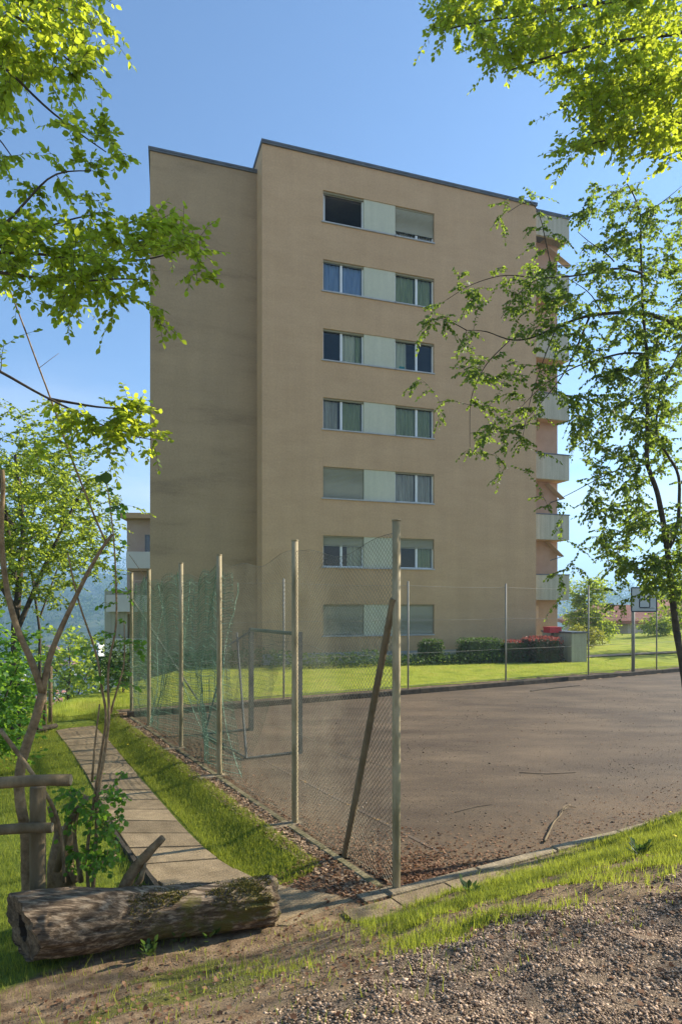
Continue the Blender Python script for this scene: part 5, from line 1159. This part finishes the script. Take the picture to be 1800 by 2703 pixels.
x, y = scatter_ab(900, .2, 12, .5, 9); k = r_.random(len(x)) < .15 + 1.2 * ss(.5, .7, fbm(x * .8, y * .8, 77)); x, y = x[k], y[k]; litter(x, y, r_.uniform(.010, .028, len(x)), 'sparse dead leaves over the middle of the court', 4, .002)
x, y = scatter_ab(9500, -.44, -.13, .1, 10.4); litter(x, y, r_.uniform(.012, .04, len(x)), 'dead leaves in the soil strip outside the left fence', 5, m=paleleaf)
x, y = scatter_ab(2600, -1.1, -.05, -.15, 1.0); k = ~on_path(x, y) | (r_.random(len(x)) < .06); x, y = x[k], y[k]; litter(x, y, r_.uniform(.012, .035, len(x)), 'leaf litter between the log end and the near fence post', 6)
x, y = scatter_ab(7000, -3.3, 4.5, -2.6, -.15); k = r_.random(len(x)) < (.25 + .8 * (fbm(x * 2.3, y * 2.3, 44) > .52)) * .6; x, y = x[k], y[k]
litter(x, y, r_.uniform(.010, .034, len(x)), 'dead leaves scattered over the bank', 7)
x, y = scatter_ab(26000, -3.3, .4, -2.2, -.1); g_, gr_, *_r = masks(x, y); k = (gr_ < .5) & (r_.random(len(x)) < .55) & ~on_path(x, y); x, y = x[k], y[k]
stones('soil_crumbs', x, y, r_.gamma(3, .0010, len(x)) + .001, 'crumbs of soil and grit on the bare ground in front of the log', leafmat('soil_crumb', (.10, .07, .045), (.28, .21, .145), (.2, .15, .1), 0, .95), .2, 6)
x, y = scatter_ab(450, -.4, 0 - .14, .1, 10.4); stones('soil_crumbs', x, y, r_.gamma(3, .0035, len(x)) + .002, 'small pale stones in the soil strip under the fence', leafmat('pale_stone', (.16, .11, .07), (.48, .38, .27), (.2, .15, .1), 0, .95), .2, 7)

x, y = scatter_ab(26000, .1, 14, .1, 9.5); k = r_.random(len(x)) < .25 + .9 * ss(.45, .65, fbm(x * .7 + 3, y * 1.1, 78)); x, y = x[k], y[k]
o = stones('court_grit', x, y, r_.gamma(2, .0022, len(x)) + .0015, 'loose grit and crumbs scattered over the court surface', leafmat('court_grit', (.05, .035, .022), (.42, .33, .24), (.2, .15, .1), 0, .95), .2, 8); o.location.z += .036
x, y = scatter_ab(1500, -2, 4, -3.9, -1.5); k = r_.random(len(x)) < ss(.45, .6, fbm(x * 1.6, y * 1.6, 79)); litter(x[k], y[k], r_.uniform(.012, .032, int(k.sum())), 'few dead leaves lying on the gravel', 9)
# sticks
def stick(pts, r0, r1, label, m='darkbark', cat='stick', name='fallen_stick'):
    o = MB(); q = smoothline(pts, .04) if len(pts) > 2 else pts; o.tube(q, list(np.linspace(r0, r1, len(q))), 7, wob=.25); c = q[len(q) // 2]
    ob = o.build(name, M[m], None, smooth=True, org=tuple(c)); return tag(ob, label, cat)
gG = lambda u, v, z: G(u, v, z)
stick([G(1437, 2222, .02), G(1450, 2195, .02), G(1462, 2170, .03), G(1482, 2150, .03), G(1487, 2130, .04), G(1505, 2125, .03)], .012, .005, 'pale crooked branch lying on the court near the right foreground', 'timber')
stick([G(1487, 2140, .02), G(1500, 2128, .03), G(1520, 2132, .02)], .008, .004, 'short forked twig beside the pale crooked branch', 'timber')
stick([G(1695, 2472, .64), G(1740, 2478, .66), G(1830, 2476, .68)], .011, .012, 'thick dark stick on the gravel at the right edge')
stick([G(1575, 2380, .52), G(1590, 2400, .52), G(1630, 2416, .54), G(1700, 2420, .56)], .007, .005, 'thin dark stick on the upper edge of the gravel')
stick([G(1655, 2300, .30), G(1668, 2275, .36), G(1700, 2266, .38), G(1745, 2270, .34)], .006, .004, 'arched twig in the grass above the gravel')
stick([G(1200, 2145, .01), G(1250, 2132, .012), G(1300, 2124, .01)], .004, .003, 'thin straight twig on the court behind the dead leaves')
stick([G(1370, 2040, .01), G(1440, 2044, .012), G(1520, 2040, .01)], .005, .004, 'dark thin twig in the middle of the court')
stick([G(1400, 1825, .01), G(1450, 1818, .012), G(1530, 1810, .01)], .02, .012, 'long dark stick lying near the far kerb')
# dandelions
dk = [(1752, 2128), (1768, 2118), (1780, 2276), (1050, 2240 + 60), (17, 2005), (337, 1976), (108, 1978)]
dl2 = ['on the bank under the right edge', 'right of the first one by the court edge', 'beside the arched twig', 'near the slab edging', 'in the grass at the left edge', 'in the grass strip by the path', 'in the left grass near the sapling']
for k, (u, v) in enumerate(dk):
    z = .15 if u > 1700 else (.05 if u > 900 else -.12)
    if v > 2200 and u > 1700: z = .35
    p = G(u, v, z); p[2] = gz_(p[0], p[1]); rt = thing('dandelion', p, 'yellow dandelion ' + dl2[k], 'flower', 'dandelions')
    mb = MB(); mb.tube([p, p + (0, 0, .06)], .002, 5); mb.build('stalk', M['hedge_in'], rt)
    mb = MB(); mb.tube([p + (0, 0, .06), p + (0, 0, .068), p + (0, 0, .074)], [.006, .019, .008], 10); mb.build('flower_head', M['dandelion'], rt)
# weed at the log foot
def weed(u, v, z, n_, ls, label, seed):
    p = G(u, v, z); p[2] = gz_(p[0], p[1]); q_ = np.random.default_rng(seed); rt = thing('weed', p, label, 'weed'); Ls = []
    for _ in range(n_):
        a = q_.uniform(0, 2 * pi); e = np.array((math.cos(a), math.sin(a), q_.uniform(.5, 2.2))); Ls.append((*(p + e * .03 * q_.uniform(.2, 2.2)), *nrm(e), *nrm((-e[0], -e[1], 1)), ls * q_.uniform(.6, 1.3)))
    tag(leaves_mesh('leaves', Ls, M['leaf_hedge'], rt, seed), kind='stuff')
weed(395, 2490, .10, 26, .05, 'small leafy weed at the foot of the log', 1); weed(470, 2475, .06, 12, .05, 'smaller weed right of the leafy one under the log', 2); weed(548, 2470, .06, 10, .07, 'upright grass tuft in front of the log', 3)
weed(1690, 2300, .35, 60, .05, 'dark leafy weed beside the arched twig', 4); weed(1240, 2370, .25, 40, .05, 'broad leaved tuft on the bank', 5)

# ------------------------------------------------------------------ haze
mb = MB(); mb.box(-1990, 1990, -70, 2790, -60, 175)
hm = bpy.data.materials.new('haze_air'); hm.use_nodes = True; t = hm.node_tree; t.nodes.clear(); o_ = t.nodes.new('ShaderNodeOutputMaterial'); pv = t.nodes.new('ShaderNodeVolumePrincipled')
pv.inputs['Color'].default_value = (.42, .70, 1, 1); pv.inputs['Density'].default_value = .0007; pv.inputs['Anisotropy'].default_value = .3
t.links.new(pv.outputs[0], o_.inputs['Volume'])
tag(mb.build('haze', hm), kind='stuff')
